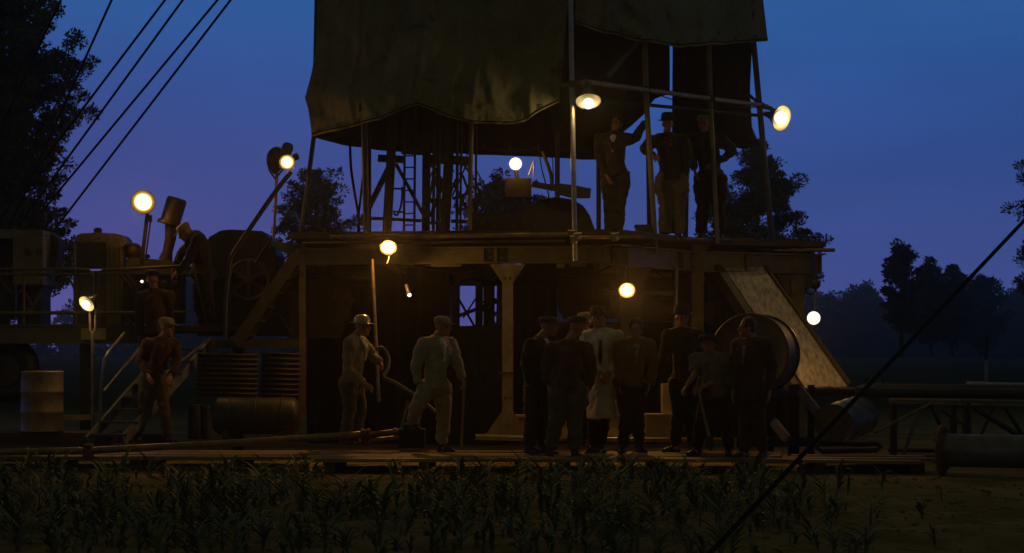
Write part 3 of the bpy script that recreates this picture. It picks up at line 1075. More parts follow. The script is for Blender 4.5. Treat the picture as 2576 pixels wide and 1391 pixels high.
dw = thing('drawworks', 'dark drawworks with a big humped guard on the rig floor beside the lamp pole', 'winch', at(1400, 590, 27.6))
hump = [(1300, 596), (1306, 540), (1330, 518), (1367, 503), (1398, 498), (1438, 504), (1465, 519), (1481, 543), (1493, 575), (1496, 604)]
gp = MB()
gp.prism([at(u, v, 27.3) for u, v in hump], (0, .9, 0))
gp.build('guard', 'black_steel', dw)
rim = MB()
rim.tube([at(u, v, 27.28) for u, v in hump[1:]], px(3, 27), 8)
rim.build('guard_rim', 'dark_steel', dw)
MB().box(at(1290, 572, 27.4), (px(205, 27.4), .9, px(62, 27.4))).build('gear_case', 'black_steel', dw)
for k in range(6):
    MB().lathe([(0.03, 0), (0.035, .02), (0.03, .04)], at(1215 + k * 26, 558 + (k % 2) * 12, 26.86), (0, -1, 0), 10).build('bolt_head', 'dark_steel', dw)
tg = thing('pipe_tongs', 'heavy pipe tongs hung level above the drawworks guard', 'tongs', at(1420, 478, 27.0))
tb = MB().beam(at(1338, 463, 27.0), at(1400, 474, 27.0), px(14, 27), px(14, 27))
tb.tube([at(1345, 455, 27), at(1358, 470, 27)], px(6, 27), 8)
tb.build('arm', 'black_steel', tg)
j = MB()
j.prism([at(*p, 26.95) for p in ((1392, 464), (1405, 461), (1448, 466), (1470, 471), (1487, 474), (1485, 497), (1440, 497), (1415, 490), (1398, 486))], (0, .14, 0))
j.build('jaw', 'black_steel', tg)
MB().tube([at(1388, 300, 27), at(1392, 464, 27)], px(1.6, 27), 6).build('hanger', 'cable', tg)

# ------------------------------------------------------------------ slide (inclined ramp) from the rig floor to the pipe rack
rp = thing('pipe_slide', 'wide weathered inclined slide from the right edge of the rig floor down to the pipes', 'slide', at(2075, 975, 25.85))
T0, T1 = at(1792, 630, 28.0), at(1896, 638, 28.15)
B0, B1 = at(2026, 976, 25.7), at(2132, 972, 26.0)
nrm = (T1 - T0).cross(B0 - T0).normalized()
if nrm.y > 0: nrm = -nrm
sf = MB()
NS = 4
for k in range(NS):                                     # plates side by side
    a0, a1 = (k + .006) / NS, (k + .994) / NS
    sf.prism([T0.lerp(T1, a0), T0.lerp(T1, a1), B0.lerp(B1, a1), B0.lerp(B1, a0)], -nrm * .04)
sf.build('slide_plate', 'ramp_steel', rp)
MB().beam(T0 + Vector((-.10, .0, -.05)), B0 + Vector((-.16, 0, -.02)), .11, .2, nrm).build('side_beam', 'olive_steel', rp)
MB().beam(T1 + Vector((.03, .03, -.03)), B1 + Vector((.03, .03, .0)), .035, .13, nrm).build('side_beam', 'olive_steel', rp)
MB().beam(T0 + Vector((0, .02, .03)), T1 + Vector((0, .02, .03)), .1, .06).build('top_lip', 'painted_steel', rp)
for f in (0.28, 0.55, 0.8):
    MB().beam(T0.lerp(B0, f) - nrm * .1, T1.lerp(B1, f) - nrm * .1, .08, .08).build('cross_beam', 'painted_steel', rp)

# ------------------------------------------------------------------ lamps
def flood(label, u, v, Y, r, inten=0.6, bowl=None, glow='lamp_glow'):
    p = at(u, v, Y)
    L = thing('flood_lamp', label, 'lamp', p, 'glaring bare lamps')
    r *= .86
    MB().ball(p, r, 14, 9).build('bulb', glow, L)
    bulb_light(L, p, r * 1.06, inten, (1.0, 0.48, 0.10))
    if bowl:                                            # added reflector bowl: blocks backward light, lining imitates the lamp's orange halo
        ax = Vector(bowl).normalized()
        prof = [(r * .3, -r * 1.25), (r * .8, -r * 1.05), (r * 1.25, -r * .5), (r * 1.5, r * .1)]
        MB().lathe(prof, p, ax, 28).build('reflector', 'enamel_dark', L)
        MB().lathe([(q * .95, d_ + .003) for q, d_ in prof[1:]], p, ax, 28, caps=False).build('halo_lining', 'halo_copper', L)
    MB().lathe([(r * .35, -.02), (r * .42, .03), (r * .36, .10), (r * .2, .13)], p + Vector((0, r * .8, 0)), (0, 1, 0.25), 14).build('socket', 'dark_steel', L)
    return L


l1 = flood('largest glaring lamp, on a slanting pole above the left engines', 360, 508, 26.6, px(24, 26.6), 2.2, (.1, -.9, -.25))
MB().tube([at(371, 535, 26.8), at(357, 655, 26.8)], px(5, 26.8), 10).build('pole', 'brown_steel', l1)
MB().tube([at(380, 545, 26.8), at(366, 650, 26.8)], px(2.2, 26.8), 8).build('stay', 'brown_steel', l1)
MB().box(at(377, 550, 26.8), (.06, .05, .10)).build('switch_box', 'brown_steel', l1)
l2 = flood('glaring lamp on a thin stand at the top of the bent handrail', 722, 408, 26.0, px(16, 26), 1.3, (.15, -.9, -.3))
hd = MB()                                              # bunched reflectors of the stand beside the bulb
hd.lathe([(.03, 0), (.075, .06), (.085, .17), (.07, .22)], at(716, 398, 26.18), (0.16, .3, .75), 12)
hd.lathe([(.03, 0), (.13, .1), (.15, .2)], at(712, 405, 26.2), (-.5, .5, .3), 14)
hd.lathe([(.03, 0), (.10, .1), (.12, .16)], at(712, 412, 26.2), (-.8, .3, -.15), 14)
hd.lathe([(.02, 0), (.05, .08), (.05, .12)], at(730, 400, 26.16), (.75, .3, .35), 12)
hd.build('reflector', 'brown_steel', l2)
MB().tube([at(697, 420, 26.2), at(694, 500, 26.2), at(688, 600, 26.2)], px(4, 26.2), 10).build('stand', 'pipe_steel', l2)
MB().tube([at(672, 405, 26.2), at(678, 430, 26.2), at(694, 452, 26.2)], px(2.4, 26), 8).build('yoke', 'brown_steel', l2)
MB().tube([at(712, 425, 26.2), at(696, 446, 26.2)], px(2.4, 26), 8).build('yoke', 'brown_steel', l2)
l3 = flood('glaring lamp among the mast gear on the rig floor', 1297, 412, 27.0, px(18.5, 27), 0.6)
MB().box(at(1304, 474, 27.25), (px(66, 27), .3, px(48, 27))).build('ballast_box', 'black_steel', l3)
MB().tube([at(1304, 492, 27.25), at(1306, 560, 27.25)], px(8, 27), 10).build('stand', 'black_steel', l3)
MB().tube([at(1297, 425, 27.25), at(1302, 455, 27.25)], px(5, 27), 10).build('neck', 'black_steel', l3)
hk = MB().tube([at(1343, 404, 27.1), at(1330, 440, 27.1)], px(2, 27), 6).tube([at(1343, 404, 27.1), at(1342, 448, 27.1)], px(2, 27), 6)
hk.build('bracket', 'galvanised', l3)
l4 = flood('glaring lamp in front of the rig girder with a dangling pull cord', 977, 622, 25.3, px(17.5, 25.3), 6.0, (.05, -.8, -.55))
MB().tube([at(979, 636, 25.4), at(978, 652, 25.38), at(973, 664, 25.36)], .008, 6).build('pull_cord', 'galvanised', l4)
MB().tube([at(978, 622, 25.42), at(980, 612, 25.9)], .025, 8).build('bracket', 'dark_steel', l4)
l5 = flood('glaring lamp under the rig floor above the curly-haired man', 1577, 730, 25.3, px(17, 25.3), 4.8, (0, -.86, -.45))
MB().tube([at(1577, 722, 25.5), at(1578, 660, 25.6)], .014, 8).build('hanger', 'dark_steel', l5)
l6 = flood('glaring lamp hung at the right end of the rig beside the slide', 2047, 800, 25.4, px(19.5, 25.4), 0.8)
hr = MB().tube([at(2045, 630, 28.0), at(2046, 700, 28.0)], px(5, 28), 8).tube([at(2048, 735, 28.0), at(2049, 760, 25.9), at(2048, 790, 25.6)], px(2.5, 26), 8)
hr.build('hanger', 'dark_steel', l6)
MB().ball(at(2050, 715, 28), (px(15, 28), .1, px(13, 28)), 10, 8).torus(at(2040, 728, 28), (0, 1, 0), px(12, 28), px(2.5, 28), 20, 6).build('hook', 'black_steel', l6)


def hooded(label, p, axis, R_, bulb_r, bulb_out, inten=0.7, glow='hood_glow', group='hooded work lamps'):
    """enamelled conical shade opening along axis, bulb showing below its rim"""
    L = thing('hooded_lamp', label, 'lamp', p, group)
    ax = Vector(axis).normalized()
    prof = [(R_ * .16, -R_ * 1.75), (R_ * .22, -R_ * 1.5), (R_ * .26, -R_ * 1.2), (R_ * .55, -R_ * .62), (R_ * .8, -R_ * .28), (R_, 0)]
    MB().lathe(prof, p, ax, 28, caps=False).build('shade', 'enamel_dark', L)
    MB().lathe([(r_ * .95, d_ * .97 - .0 + .004) for r_, d_ in prof[2:]], p, ax, 28, caps=False).build('shade_lining', 'enamel_white', L)
    MB().ball(p + ax * bulb_out, bulb_r, 18, 12).build('bulb', glow, L)
    bulb_light(L, p + ax * bulb_out, bulb_r * 1.06, inten, (1.0, 0.68, 0.26))
    return L


h1 = hooded('hooded lamp tilted down beside the clipped corner pole', at(1480, 254, 25.2), (0.02, -0.48, -0.88), px(33, 25.2), px(14, 25.2), px(8, 25.2), 1.5)
MB().tube([at(1466, 205, 25.35), at(1470, 218, 25.3)], px(6, 25.3), 8).build('bracket', 'painted_steel', h1)
h2 = hooded('hooded lamp facing outward from the right end of the rail', at(1966, 297, 27.95), (0.62, -0.72, -0.28), px(34, 28), px(17, 28), px(-2, 28), 1.5)
MB().tube([at(1905, 266, 28.1), at(1938, 272, 28.25), at(1950, 282, 28.2)], px(6, 28), 8).build('bracket', 'dark_steel', h2)
h3 = hooded('small hooded lamp on a forked post above the oil drum', at(218, 764, 24.8), (-0.42, -0.72, -0.55), px(23, 24.8), px(11, 24.8), px(4, 24.8), 0.9)
fk = MB().tube([at(226, 780, 24.95), at(226, 832, 24.95), at(233, 838, 24.95)], px(3.2, 25), 8).tube([at(240, 776, 24.95), at(240, 832, 24.95), at(233, 838, 24.95)], px(3.2, 25), 8)
fk.build('fork', 'pipe_steel', h3)
MB().tube([at(233, 836, 24.95), at(233, 1112, 24.95)], px(4.5, 25), 10).build('post', 'pipe_steel', h3)
p = at(357, 708, 25.9)
pl = thing('pilot_lamp', 'tiny round bright lamp beside the dark figure on the left steps', 'lamp', p)
MB().ball(p, px(3.6, 25.9), 12, 8).build('bulb', 'small_glow', pl)
MB().tube([p + Vector((0, .03, 0)), p + Vector((0, .14, 0))], px(4, 26), 8).build('housing', 'dark_steel', pl)
p = at(1029, 741, 25.7)
tl = thing('torch', 'small tubular lamp with a bright end hanging under the rig floor', 'lamp', p)
bulb_light(tl, p, px(5.2, 25.7), 0.02, (1, .8, .5))
MB().lathe([(px(5.5, 25.7), 0), (px(5.5, 25.7), .04), (px(4.5, 25.7), .05), (px(4.5, 25.7), .15)], p, (-.28, .12, .9), 12).build('tube', 'galvanised', tl)
MB().ball(p + Vector((.005, -.01, -.005)), px(5, 25.7), 10, 8).build('lens', 'small_glow', tl)
MB().tube([at(1025, 717, 25.75), at(1014, 712, 25.8), at(1008, 664, 26)], px(1.6, 25.7), 6).build('cord', 'cable', tl)
pipe('hanging_pipe', 'upright pipe lit along its length below the glaring girder lamp', [at(936, 652, 25.55), at(943, 800, 25.5), at(953, 1010, 25.45)], px(4.6, 25.5), 'pipe_steel')

# cables, chains and bolts about the rig front
for k, (a, b_, sg, Y, r_, lab) in enumerate((
        ((790, 664), (930, 668), 26, 25.9, 2.2, 'slack cable sagging under the left girder beside the amber pipe'),
        ((1040, 664), (1235, 668), 18, 25.8, 1.8, 'slack cable sagging under the girder above the overalled man'),
        ((1320, 668), (1535, 670), 30, 25.8, 2.4, 'slack cable sagging under the girder between the two pale columns'),
        ((1640, 676), (1742, 684), 20, 27.0, 2.0, 'slack cable sagging under the oblique girder'),
        ((1456, 604), (1640, 612), 14, 25.2, 1.6, 'thin cable drooping in front of the brightly lit tube'),
        ((836, 600), (1060, 604), 10, 25.6, 1.7, 'thin cable drooping along the rig edge left of the girder lamp'),
        ((1445, 150), (1625, 232), 30, 25.9, 1.4, 'lamp flex drooping from the corner pole to the clamped rail'),
        ((1660, 240), (1915, 268), 16, 27.1, 1.4, 'lamp flex drooping along the rail to the outward lamp'))):
    A0, B0_ = at(*a, Y), at(*b_, Y)
    pts = [A0.lerp(B0_, t / 8) - Vector((0, 0, px(sg, Y) * (1 - (2 * t / 8 - 1) ** 2))) for t in range(9)]
    pipe('slack_cable', lab, pts, px(r_, Y), 'cable', 'cable', n=7)
for u_, v_, Y in ((1232, 630, 25.4), (1232, 648, 25.4), (1262, 630, 25.4), (1262, 648, 25.4), (1526, 628, 25.35), (1526, 648, 25.35), (748, 632, 26.0), (748, 650, 26.0), (1745, 650, 27.3), (1765, 650, 27.3), (1745, 676, 27.3), (1765, 676, 27.3), (1270, 700, 25.4), (1284, 700, 25.4), (1270, 1000, 25.4), (1284, 1000, 25.4)):
    MB().lathe([(.022, 0), (.022, .02), (.012, .022), (.012, .035)], at(u_, v_, Y), (0, -1, 0), 6, smooth=False).build('bolt', 'painted_steel', rig)
for (u_, v_, Y, r_, lab) in ((858, 740, 26.6, 17, 'small spoked valve wheel on the housing under the left rig end'),):
    vwc = at(u_, v_, Y)
    vw = thing('gate_valve', lab, 'valve', vwc)
    MB().torus(vwc, (.2, 1, 0), px(r_, Y), .012, 24, 6).build('rim', 'rusty_steel', vw)
    sp_ = MB()
    for q in range(4):
        a = R(20 + 90 * q)
        sp_.tube([vwc, vwc + Vector((math.cos(a), -.2 * math.cos(a), math.sin(a))) * px(r_, Y)], .008, 6)
    sp_.tube([vwc, vwc + Vector((0, .3, 0))], .014, 8)
    sp_.build('spokes', 'rusty_steel', vw)

# ------------------------------------------------------------------ tanks and plant under the rig floor
def ribbed_tank(label, u0, u1, v0, v1, Y, d_, ribs, mt='black_steel'):
    a = at(u0, v0, Y); b_ = at(u1, v1, Y)
    t = thing('mud_tank', label, 'tank', ((a.x + b_.x) / 2, Y + d_ / 2, GZ))
    MB().box(((a.x + b_.x) / 2, Y + d_ / 2, (a.z + GZ) / 2), (b_.x - a.x, d_, a.z - GZ)).build('body', mt, t)
    for k in range(ribs):
        x = a.x + (b_.x - a.x) * (k + .5) / ribs
        MB().box((x, Y - .03, (a.z + GZ) / 2), (.07, .06, a.z - GZ - .02)).build('rib', 'dark_steel', t)
    MB().box(((a.x + b_.x) / 2, Y - .03, a.z - .03), (b_.x - a.x + .04, .09, .08)).build('top_rim', 'dark_steel', t)
    return t


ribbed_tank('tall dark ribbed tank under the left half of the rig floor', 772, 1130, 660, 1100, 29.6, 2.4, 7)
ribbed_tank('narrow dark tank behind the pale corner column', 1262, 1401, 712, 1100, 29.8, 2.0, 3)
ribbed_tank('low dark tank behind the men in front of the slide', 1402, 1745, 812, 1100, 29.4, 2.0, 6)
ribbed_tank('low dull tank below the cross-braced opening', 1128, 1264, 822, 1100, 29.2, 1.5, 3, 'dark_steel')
ribbed_tank('dark cabinet under the right end of the rig behind the slide', 1765, 1990, 706, 1090, 31.2, 1.2, 5, 'dark_steel')
one('cross_girder', 'dark cross girder behind the glaring lamp under the rig floor', 'girder', MB().ibeam(at(1312, 680, 29.0), at(1750, 680, 29.0), px(56, 29), .2, .03), 'black_steel', at(1570, 700, 29))
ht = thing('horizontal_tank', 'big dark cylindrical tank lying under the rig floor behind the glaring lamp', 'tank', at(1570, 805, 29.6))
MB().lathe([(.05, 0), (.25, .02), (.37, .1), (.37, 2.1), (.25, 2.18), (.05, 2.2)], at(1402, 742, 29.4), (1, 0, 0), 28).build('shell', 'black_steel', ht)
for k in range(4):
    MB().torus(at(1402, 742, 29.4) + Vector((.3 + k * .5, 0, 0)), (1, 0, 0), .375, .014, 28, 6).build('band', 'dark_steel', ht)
pipe('flow_pipe', 'pale pipe behind the glaring lamp under the rig floor', [at(1490, 732, 26.9), at(1690, 738, 27.2)], px(9, 27), 'grey_pipe')
pipe('flow_pipe', 'short pale pipe under the right girder', [at(1636, 691, 27.4), at(1690, 690, 27.4)], px(7, 27.4), 'grey_pipe')
fl = MB().lathe([(px(50, 27.6), 0), (px(50, 27.6), .03), (px(27, 27.6), .03), (px(27, 27.6), 1.05), (px(29, 27.6), 1.06), (px(29, 27.6), 1.12)], at(1608, 778, 27.9), (1, .05, -.05), 24)
one('flow_line', 'fat banded pipe running right from the lit column under the rig floor', 'pipe', fl, 'painted_steel', at(1608, 778, 27.6))
pipe('flow_pipe', 'upper of two dull pipes under the left girder', [at(778, 692, 27.6), at(935, 694, 27.6)], px(8, 27.6), 'painted_steel')
pipe('flow_pipe', 'lower of two dull pipes under the left girder', [at(778, 716, 27.9), at(930, 716, 27.9)], px(6, 27.9), 'dark_steel')
fb = MB().prism([at(*q, 27.0) for q in ((762, 712), (830, 690), (872, 700), (888, 760), (850, 850), (762, 850))], (0, .5, 0))
one('pump_housing', 'dull slope-sided housing under the left end of the rig floor', 'pump', fb, 'dark_steel', at(820, 850, 27.2))
# braced frame with a valve wheel in the opening
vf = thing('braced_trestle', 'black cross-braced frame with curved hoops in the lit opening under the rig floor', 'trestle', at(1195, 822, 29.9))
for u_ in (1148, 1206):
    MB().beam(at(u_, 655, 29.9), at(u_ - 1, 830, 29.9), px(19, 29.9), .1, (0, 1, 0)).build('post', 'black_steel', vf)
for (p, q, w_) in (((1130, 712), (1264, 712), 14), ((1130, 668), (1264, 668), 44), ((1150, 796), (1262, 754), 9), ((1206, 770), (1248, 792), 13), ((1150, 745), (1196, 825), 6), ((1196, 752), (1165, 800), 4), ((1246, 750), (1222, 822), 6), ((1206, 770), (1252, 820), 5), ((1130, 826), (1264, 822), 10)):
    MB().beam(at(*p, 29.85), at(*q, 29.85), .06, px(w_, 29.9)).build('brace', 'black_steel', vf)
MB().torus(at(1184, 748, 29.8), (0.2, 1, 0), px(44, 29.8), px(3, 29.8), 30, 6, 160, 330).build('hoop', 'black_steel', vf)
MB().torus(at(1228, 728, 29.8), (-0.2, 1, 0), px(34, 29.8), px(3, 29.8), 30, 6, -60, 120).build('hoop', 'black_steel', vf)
# pump blocks behind the men
pb = thing('pump_block', 'pale stepped pump block between the curly-haired man and the tall dark man', 'pump', at(1660, 1100, 25.2))
MB().box(at(1660, 1071, 25.5), (px(76, 25.5), .4, px(55, 25.5))).box(at(1660, 1043, 25.5), (px(80, 25.5), .44, .03)).build('base', 'pale_steel', pb)
MB().box(at(1681, 1004, 25.55), (px(33, 25.5), .3, px(78, 25.5))).build('valve_chest', 'pale_steel', pb)
MB().torus(at(1586, 1092, 25.2), (0, 1, .2), .09, .012, 20, 6).build('lifting_ring', 'rusty_steel', pb)
pipe('ground_pipe', 'short pale pipe on the ground at the foot of the pale corner column', [at(1196, 1099, 24.9), at(1330, 1103, 24.9)], px(7, 24.9), 'galvanised')
pipe('ground_pipe', 'long dark-topped pipe across the ground behind the group of men', [at(1380, 1104, 24.8), at(1930, 1108, 24.8)], px(6, 24.8), 'pipe_steel')
ss = MB().box(at(1036, 1102, 23.9), (.34, .3, .24)).box(at(1036, 1078, 23.9), (.2, .2, .12))
one('foot_block', 'low dark block under the raised foot of the overalled man', 'block', ss, 'black_steel', at(1036, 1130, 23.9))
# ------------------------------------------------------------------ engine platform on the left
ZP = 1.64
ep = thing('engine_platform', 'raised steel platform with bent tube handrails carrying the engines on the left', 'platform', at(250, 1100, 26.5))
MB().box((-7.0, 27.6, ZP - .04), (6.4, 3.0, .08)).build('deck', 'dark_steel', ep)
a_, b_ = at(-60, 840, 26.1), at(352, 840, 26.1)
MB().ibeam(a_, b_, .27, .16, .02).build('side_beam', 'olive_steel', ep)
MB().box(at(236, 840, 26.0), (.35, .05, .16)).build('beam_plate', 'pale_steel', ep)
a_, b_ = at(540, 866, 26.0), at(752, 866, 26.0)
MB().beam(a_, b_, .1, .115).build('side_beam', 'olive_steel', ep)
MB().tube([at(-60, 787, 26.05), at(338, 787, 26.05)], px(4.5, 26), 8).build('lower_rail', 'olive_steel', ep)
MB().tube([at(360, 786, 26.05), at(470, 786, 26.05)], px(4, 26), 8).build('lower_rail', 'olive_steel', ep)


def rail_loop(pts):
    MB().tube([at(u, v, 26.1) for u, v in pts], px(3.8, 26.1), 8).build('handrail', 'olive_steel', ep)


rail_loop([(-60, 677), (200, 677), (222, 679), (231, 685), (234, 696), (234, 830)])
rail_loop([(246, 830), (246, 698), (250, 685), (260, 679), (330, 677), (470, 668)])
rail_loop([(-60, 690), (234, 690)])
rail_loop([(246, 690), (320, 690)])
for u_ in (-20, 60, 189):
    MB().tube([at(u_, 677, 26.1), at(u_, 830, 26.1)], px(3.2, 26.1), 8).build('rail_post', 'olive_steel', ep)
MB().beam(at(80, 775, 26.3), at(106, 732, 26.3), .05, .05).beam(at(40, 792, 26.3), at(84, 774, 26.3), .05, .05).build('brace', 'olive_steel', ep)
for u_, Y_ in ((217, 26.4), (-30, 26.4), (600, 27.0), (217, 28.8), (600, 28.8)):
    MB().beam(at(u_, 862, Y_), Vector((at(u_, 862, Y_).x, Y_, GZ)), px(26, 26), .16).build('support_leg', 'black_steel', ep)

ga = thing('generator_case', 'boxy olive engine case with a tilted side flap at the far left', 'engine', at(85, 820, 27.0))
MB().box(at(86, 650, 27.0), (px(74, 27), .7, px(135, 27))).build('case', 'painted_steel', ga)
MB().box(at(86, 771, 27.1), (px(60, 27), .55, px(104, 27))).build('base', 'black_steel', ga)
MB().prism([at(*q, 27.1) for q in ((122, 583), (148, 602), (146, 636), (139, 675), (122, 675))], (0, .4, 0)).build('side_flap', 'brown_steel', ga)
gb = thing('engine', 'dark engine with a pale flat lid cut by the left border', 'engine', at(20, 820, 27.2))
MB().box(at(10, 592, 27.2), (px(84, 27.2), .7, px(23, 27.2))).build('lid', 'grey_pipe', gb)
MB().box(at(10, 640, 27.5), (px(82, 27.2), .5, px(70, 27.2))).build('core', 'black_steel', gb)
MB().box(at(10, 740, 27.4), (px(78, 27.2), .5, px(130, 27.2))).build('block', 'dark_steel', gb)
for k in range(4):
    MB().tube([at(-22 + k * 18, 668, 27.0), at(-20 + k * 18, 690, 26.98), at(-8 + k * 18, 706, 27.0)], px(4, 27), 8).build('manifold_pipe', 'dark_steel', gb)

rd = thing('radiator', 'big black-cored radiator with rounded top tank and cap', 'radiator', at(250, 820, 26.9))
MB().box(at(233, 643, 26.9), (px(84, 26.9), .2, px(66, 26.9))).build('core', 'black_steel', rd)
tk = MB()
tk.prism([at(*q, 26.8) for q in ((193, 610), (194, 592), (204, 587), (246, 585), (290, 587), (306, 591), (315, 602), (316, 612), (308, 622), (300, 612))], (0, .5, 0))
tk.build('top_tank', 'painted_steel', rd)
MB().lathe([(.06, 0), (.06, .05), (.035, .07)], at(246, 585, 27.05), (0, 0, 1), 14).build('filler_cap', 'dark_steel', rd)
MB().box(at(293, 715, 26.95), (px(36, 27), .4, px(205, 27))).build('side_frame', 'painted_steel', rd)
MB().beam(at(191, 612, 26.85), at(191, 828, 26.85), .03, .2, (0, 1, 0)).build('side_frame', 'painted_steel', rd)
MB().box(at(233, 752, 27.0), (px(80, 27), .3, px(140, 27))).build('lower_core', 'black_steel', rd)
for k in range(3):
    MB().beam(at(278 + k * 12, 620, 26.74), at(278 + k * 12, 800, 26.74), .012, .02, (0, 1, 0)).build('fin', 'dark_steel', rd)
en = thing('engine', 'engine with a long curved hood under the largest glaring lamp', 'engine', at(390, 820, 27.0))
MB().ball(at(338, 636, 27.1), (px(21, 27), .25, px(25, 27)), 16, 10).build('air_dome', 'brown_steel', en)
hp = MB().prism([at(*q, 26.8) for q in ((316, 690), (318, 652), (340, 648), (390, 652), (430, 656), (462, 664), (470, 690))], (0, .8, 0))
hp.build('hood', 'olive_steel', en)
MB().lathe([(.03, 0), (.05, .03), (.03, .06)], at(370, 650, 27.0), (0, 0, 1), 10).build('cap', 'dark_steel', en)
MB().box(at(390, 752, 27.1), (px(140, 27), .5, px(124, 27))).build('block', 'black_steel', en)
for k in range(5):
    MB().lathe([(.05, 0), (.06, .05), (.04, .12)], at(330 + k * 28, 716, 26.82), (0, -1, 0), 12).build('valve_cover', 'dark_steel', en)
MB().prism([at(*q, 26.7) for q in ((320, 692), (345, 716), (352, 752), (346, 790), (332, 752))], (0, .1, 0)).build('bracket', 'dark_steel', en)
# can on its bent neck, above the engine hood
ac = thing('air_cleaner', 'rust brown can tilted on a thick bent neck beside the bending man', 'air cleaner', at(425, 652, 26.9))
ax_ = (at(444, 496, 26.9) - at(425, 560, 26.9)).normalized()
MB().lathe([(px(18, 26.9), 0), (px(27, 26.9), .03), (px(25, 26.9), .06), (px(25.5, 26.9), .36), (px(22, 26.9), .39), (.02, .395)], at(427, 563, 26.9), ax_, 24).build('can', 'brown_steel', ac)
MB().lathe([(.015, 0), (px(30, 26.9), .0), (px(30, 26.9), .04), (px(26, 26.9), .06)], at(424, 566, 26.9), ax_, 24).build('lower_rim', 'brown_steel', ac)
MB().tube([at(431, 566, 26.9), at(429, 600, 26.9), at(422, 632, 26.9), at(416, 656, 26.9)], [px(16, 27), px(14, 27), px(12.5, 27), px(18, 27)], 14).build('neck', 'brown_steel', ac)
ec = thing('engine_cover', 'long dark engine cover with sloping ends and a spoked flywheel in front', 'engine', at(630, 860, 27.4))
MB().prism([at(*q, 27.3) for q in ((510, 640), (526, 596), (555, 580), (580, 577), (659, 581), (679, 600), (690, 640), (690, 700), (510, 700))], (0, 1.2, 0)).build('cover', 'dark_steel', ec)
MB().prism([at(*q, 27.25) for q in ((672, 604), (729, 612), (731, 640), (712, 634), (690, 622))], (0, .5, 0)).build('slope_plate', 'grey_pipe', ec)
MB().box(at(628, 770, 27.8), (px(240, 27.8), .8, px(150, 27.8))).build('gear_housing', 'black_steel', ec)
MB().beam(at(590, 646, 27.26), at(655, 646, 27.26), .02, .03).beam(at(655, 608, 27.26), at(655, 648, 27.26), .02, .03).build('door_bar', 'black_steel', ec)
fwc = at(626, 704, 27.0)
fw = MB().torus(fwc, (0, 1, 0), px(50, 27), px(5, 27), 40, 8)
fw.build('flywheel_rim', 'olive_steel', ec)
sp = MB()
for k in range(6):
    a = R(30 + 60 * k)
    sp.beam(fwc, fwc + Vector((math.cos(a), 0, math.sin(a))) * px(48, 27), .05, .05, (0, 1, 0))
sp.lathe([(px(11, 27), -.05), (px(11, 27), .05)], fwc, (0, 1, 0), 16)
sp.build('spokes', 'olive_steel', ec)
MB().box(at(745, 790, 26.9), (px(32, 26.9), .3, px(124, 26.9))).build('end_panel', 'dark_steel', ec)
MB().tube([at(575, 680, 26.95), at(577, 765, 26.95), at(574, 850, 26.95)], px(6, 27), 8).build('standpipe', 'dark_steel', ec)

for (pts, r_, Y, lab) in (([(300, 690), (330, 730), (318, 790), (340, 826)], 3.5, 26.6, 'rubber hose hanging down the side of the radiator'), ([(470, 672), (500, 700), (520, 760), (540, 800)], 3, 26.6, 'rubber hose hanging behind the bending man'), ([(120, 690), (150, 720), (172, 700), (192, 740)], 3, 26.7, 'rubber hose looping between the case and the radiator'), ([(0, 700), (30, 742), (60, 735), (84, 778)], 3, 26.6, 'rubber hose looping under the left engine'), ([(640, 760), (668, 800), (700, 790), (730, 840)], 3, 26.6, 'rubber hose drooping in front of the gear housing')):
    hose(lab, [at(u, v, Y) for u, v in pts], px(r_, Y), 'rubber', 'hose', 'hose')
for (u_, v_, Y) in ((208, 600), (228, 598), (250, 598), (272, 598), (292, 600)) and [(208, 600, 26.8), (228, 598, 26.8), (250, 598, 26.8), (272, 598, 26.8), (292, 600, 26.8)]:
    MB().lathe([(.014, 0), (.014, .012), (.004, .016)], at(u_, v_, Y), (0, -1, 0), 8).build('rivet', 'olive_steel', rd)
for k in range(5):
    MB().lathe([(.014, 0), (.014, .012), (.004, .016)], at(56 + k * 15, 592, 26.64), (0, -1, 0), 8).build('rivet', 'olive_steel', ga)
for (u_, v_) in ((70, 632), (100, 632)):
    MB().lathe([(.05, 0), (.055, .02), (.045, .03)], at(u_, v_, 26.64), (0, -1, 0), 16).build('gauge', 'dark_steel', ga)

# bent handrail and the stair up to the rig floor
hose('thick dark handrail tube slanting down from the stand lamp and bending to the platform', [at(732, 432, 25.75), at(690, 486, 25.75), at(640, 558, 25.75), (at(598, 620, 25.75)), at(580, 652, 25.75), at(575, 690, 25.75), at(568, 760, 25.75), at(566, 850, 25.75)], px(6, 25.75), 'dark_steel', 'handrail', 'handrail', 10)
pipe('handrail', 'thin handrail behind the thick bent one', [at(752, 500, 26.7), at(722, 540, 26.7), at(640, 664, 26.7)], px(3, 26.7), 'dark_steel', 'handrail')
st = thing('stair', 'steep steel stair from the engine platform up to the rig floor', 'stair', at(600, 866, 25.9))
for dy, dv in ((0, 0), (.62, 0)):
    MB().beam(at(592, 866, 25.9) + Vector((0, dy, 0)), at(748, 640, 25.9) + Vector((0, dy, 0)), .05, .16).build('stringer', 'olive_steel', st)
for k in range(6):
    p = at(592, 866, 25.9).lerp(at(748, 640, 25.9), (k + .6) / 6.4)
    MB().box(p + Vector((0.02, .31, 0.02)), (.22, .57, .03)).build('tread', 'olive_steel', st)
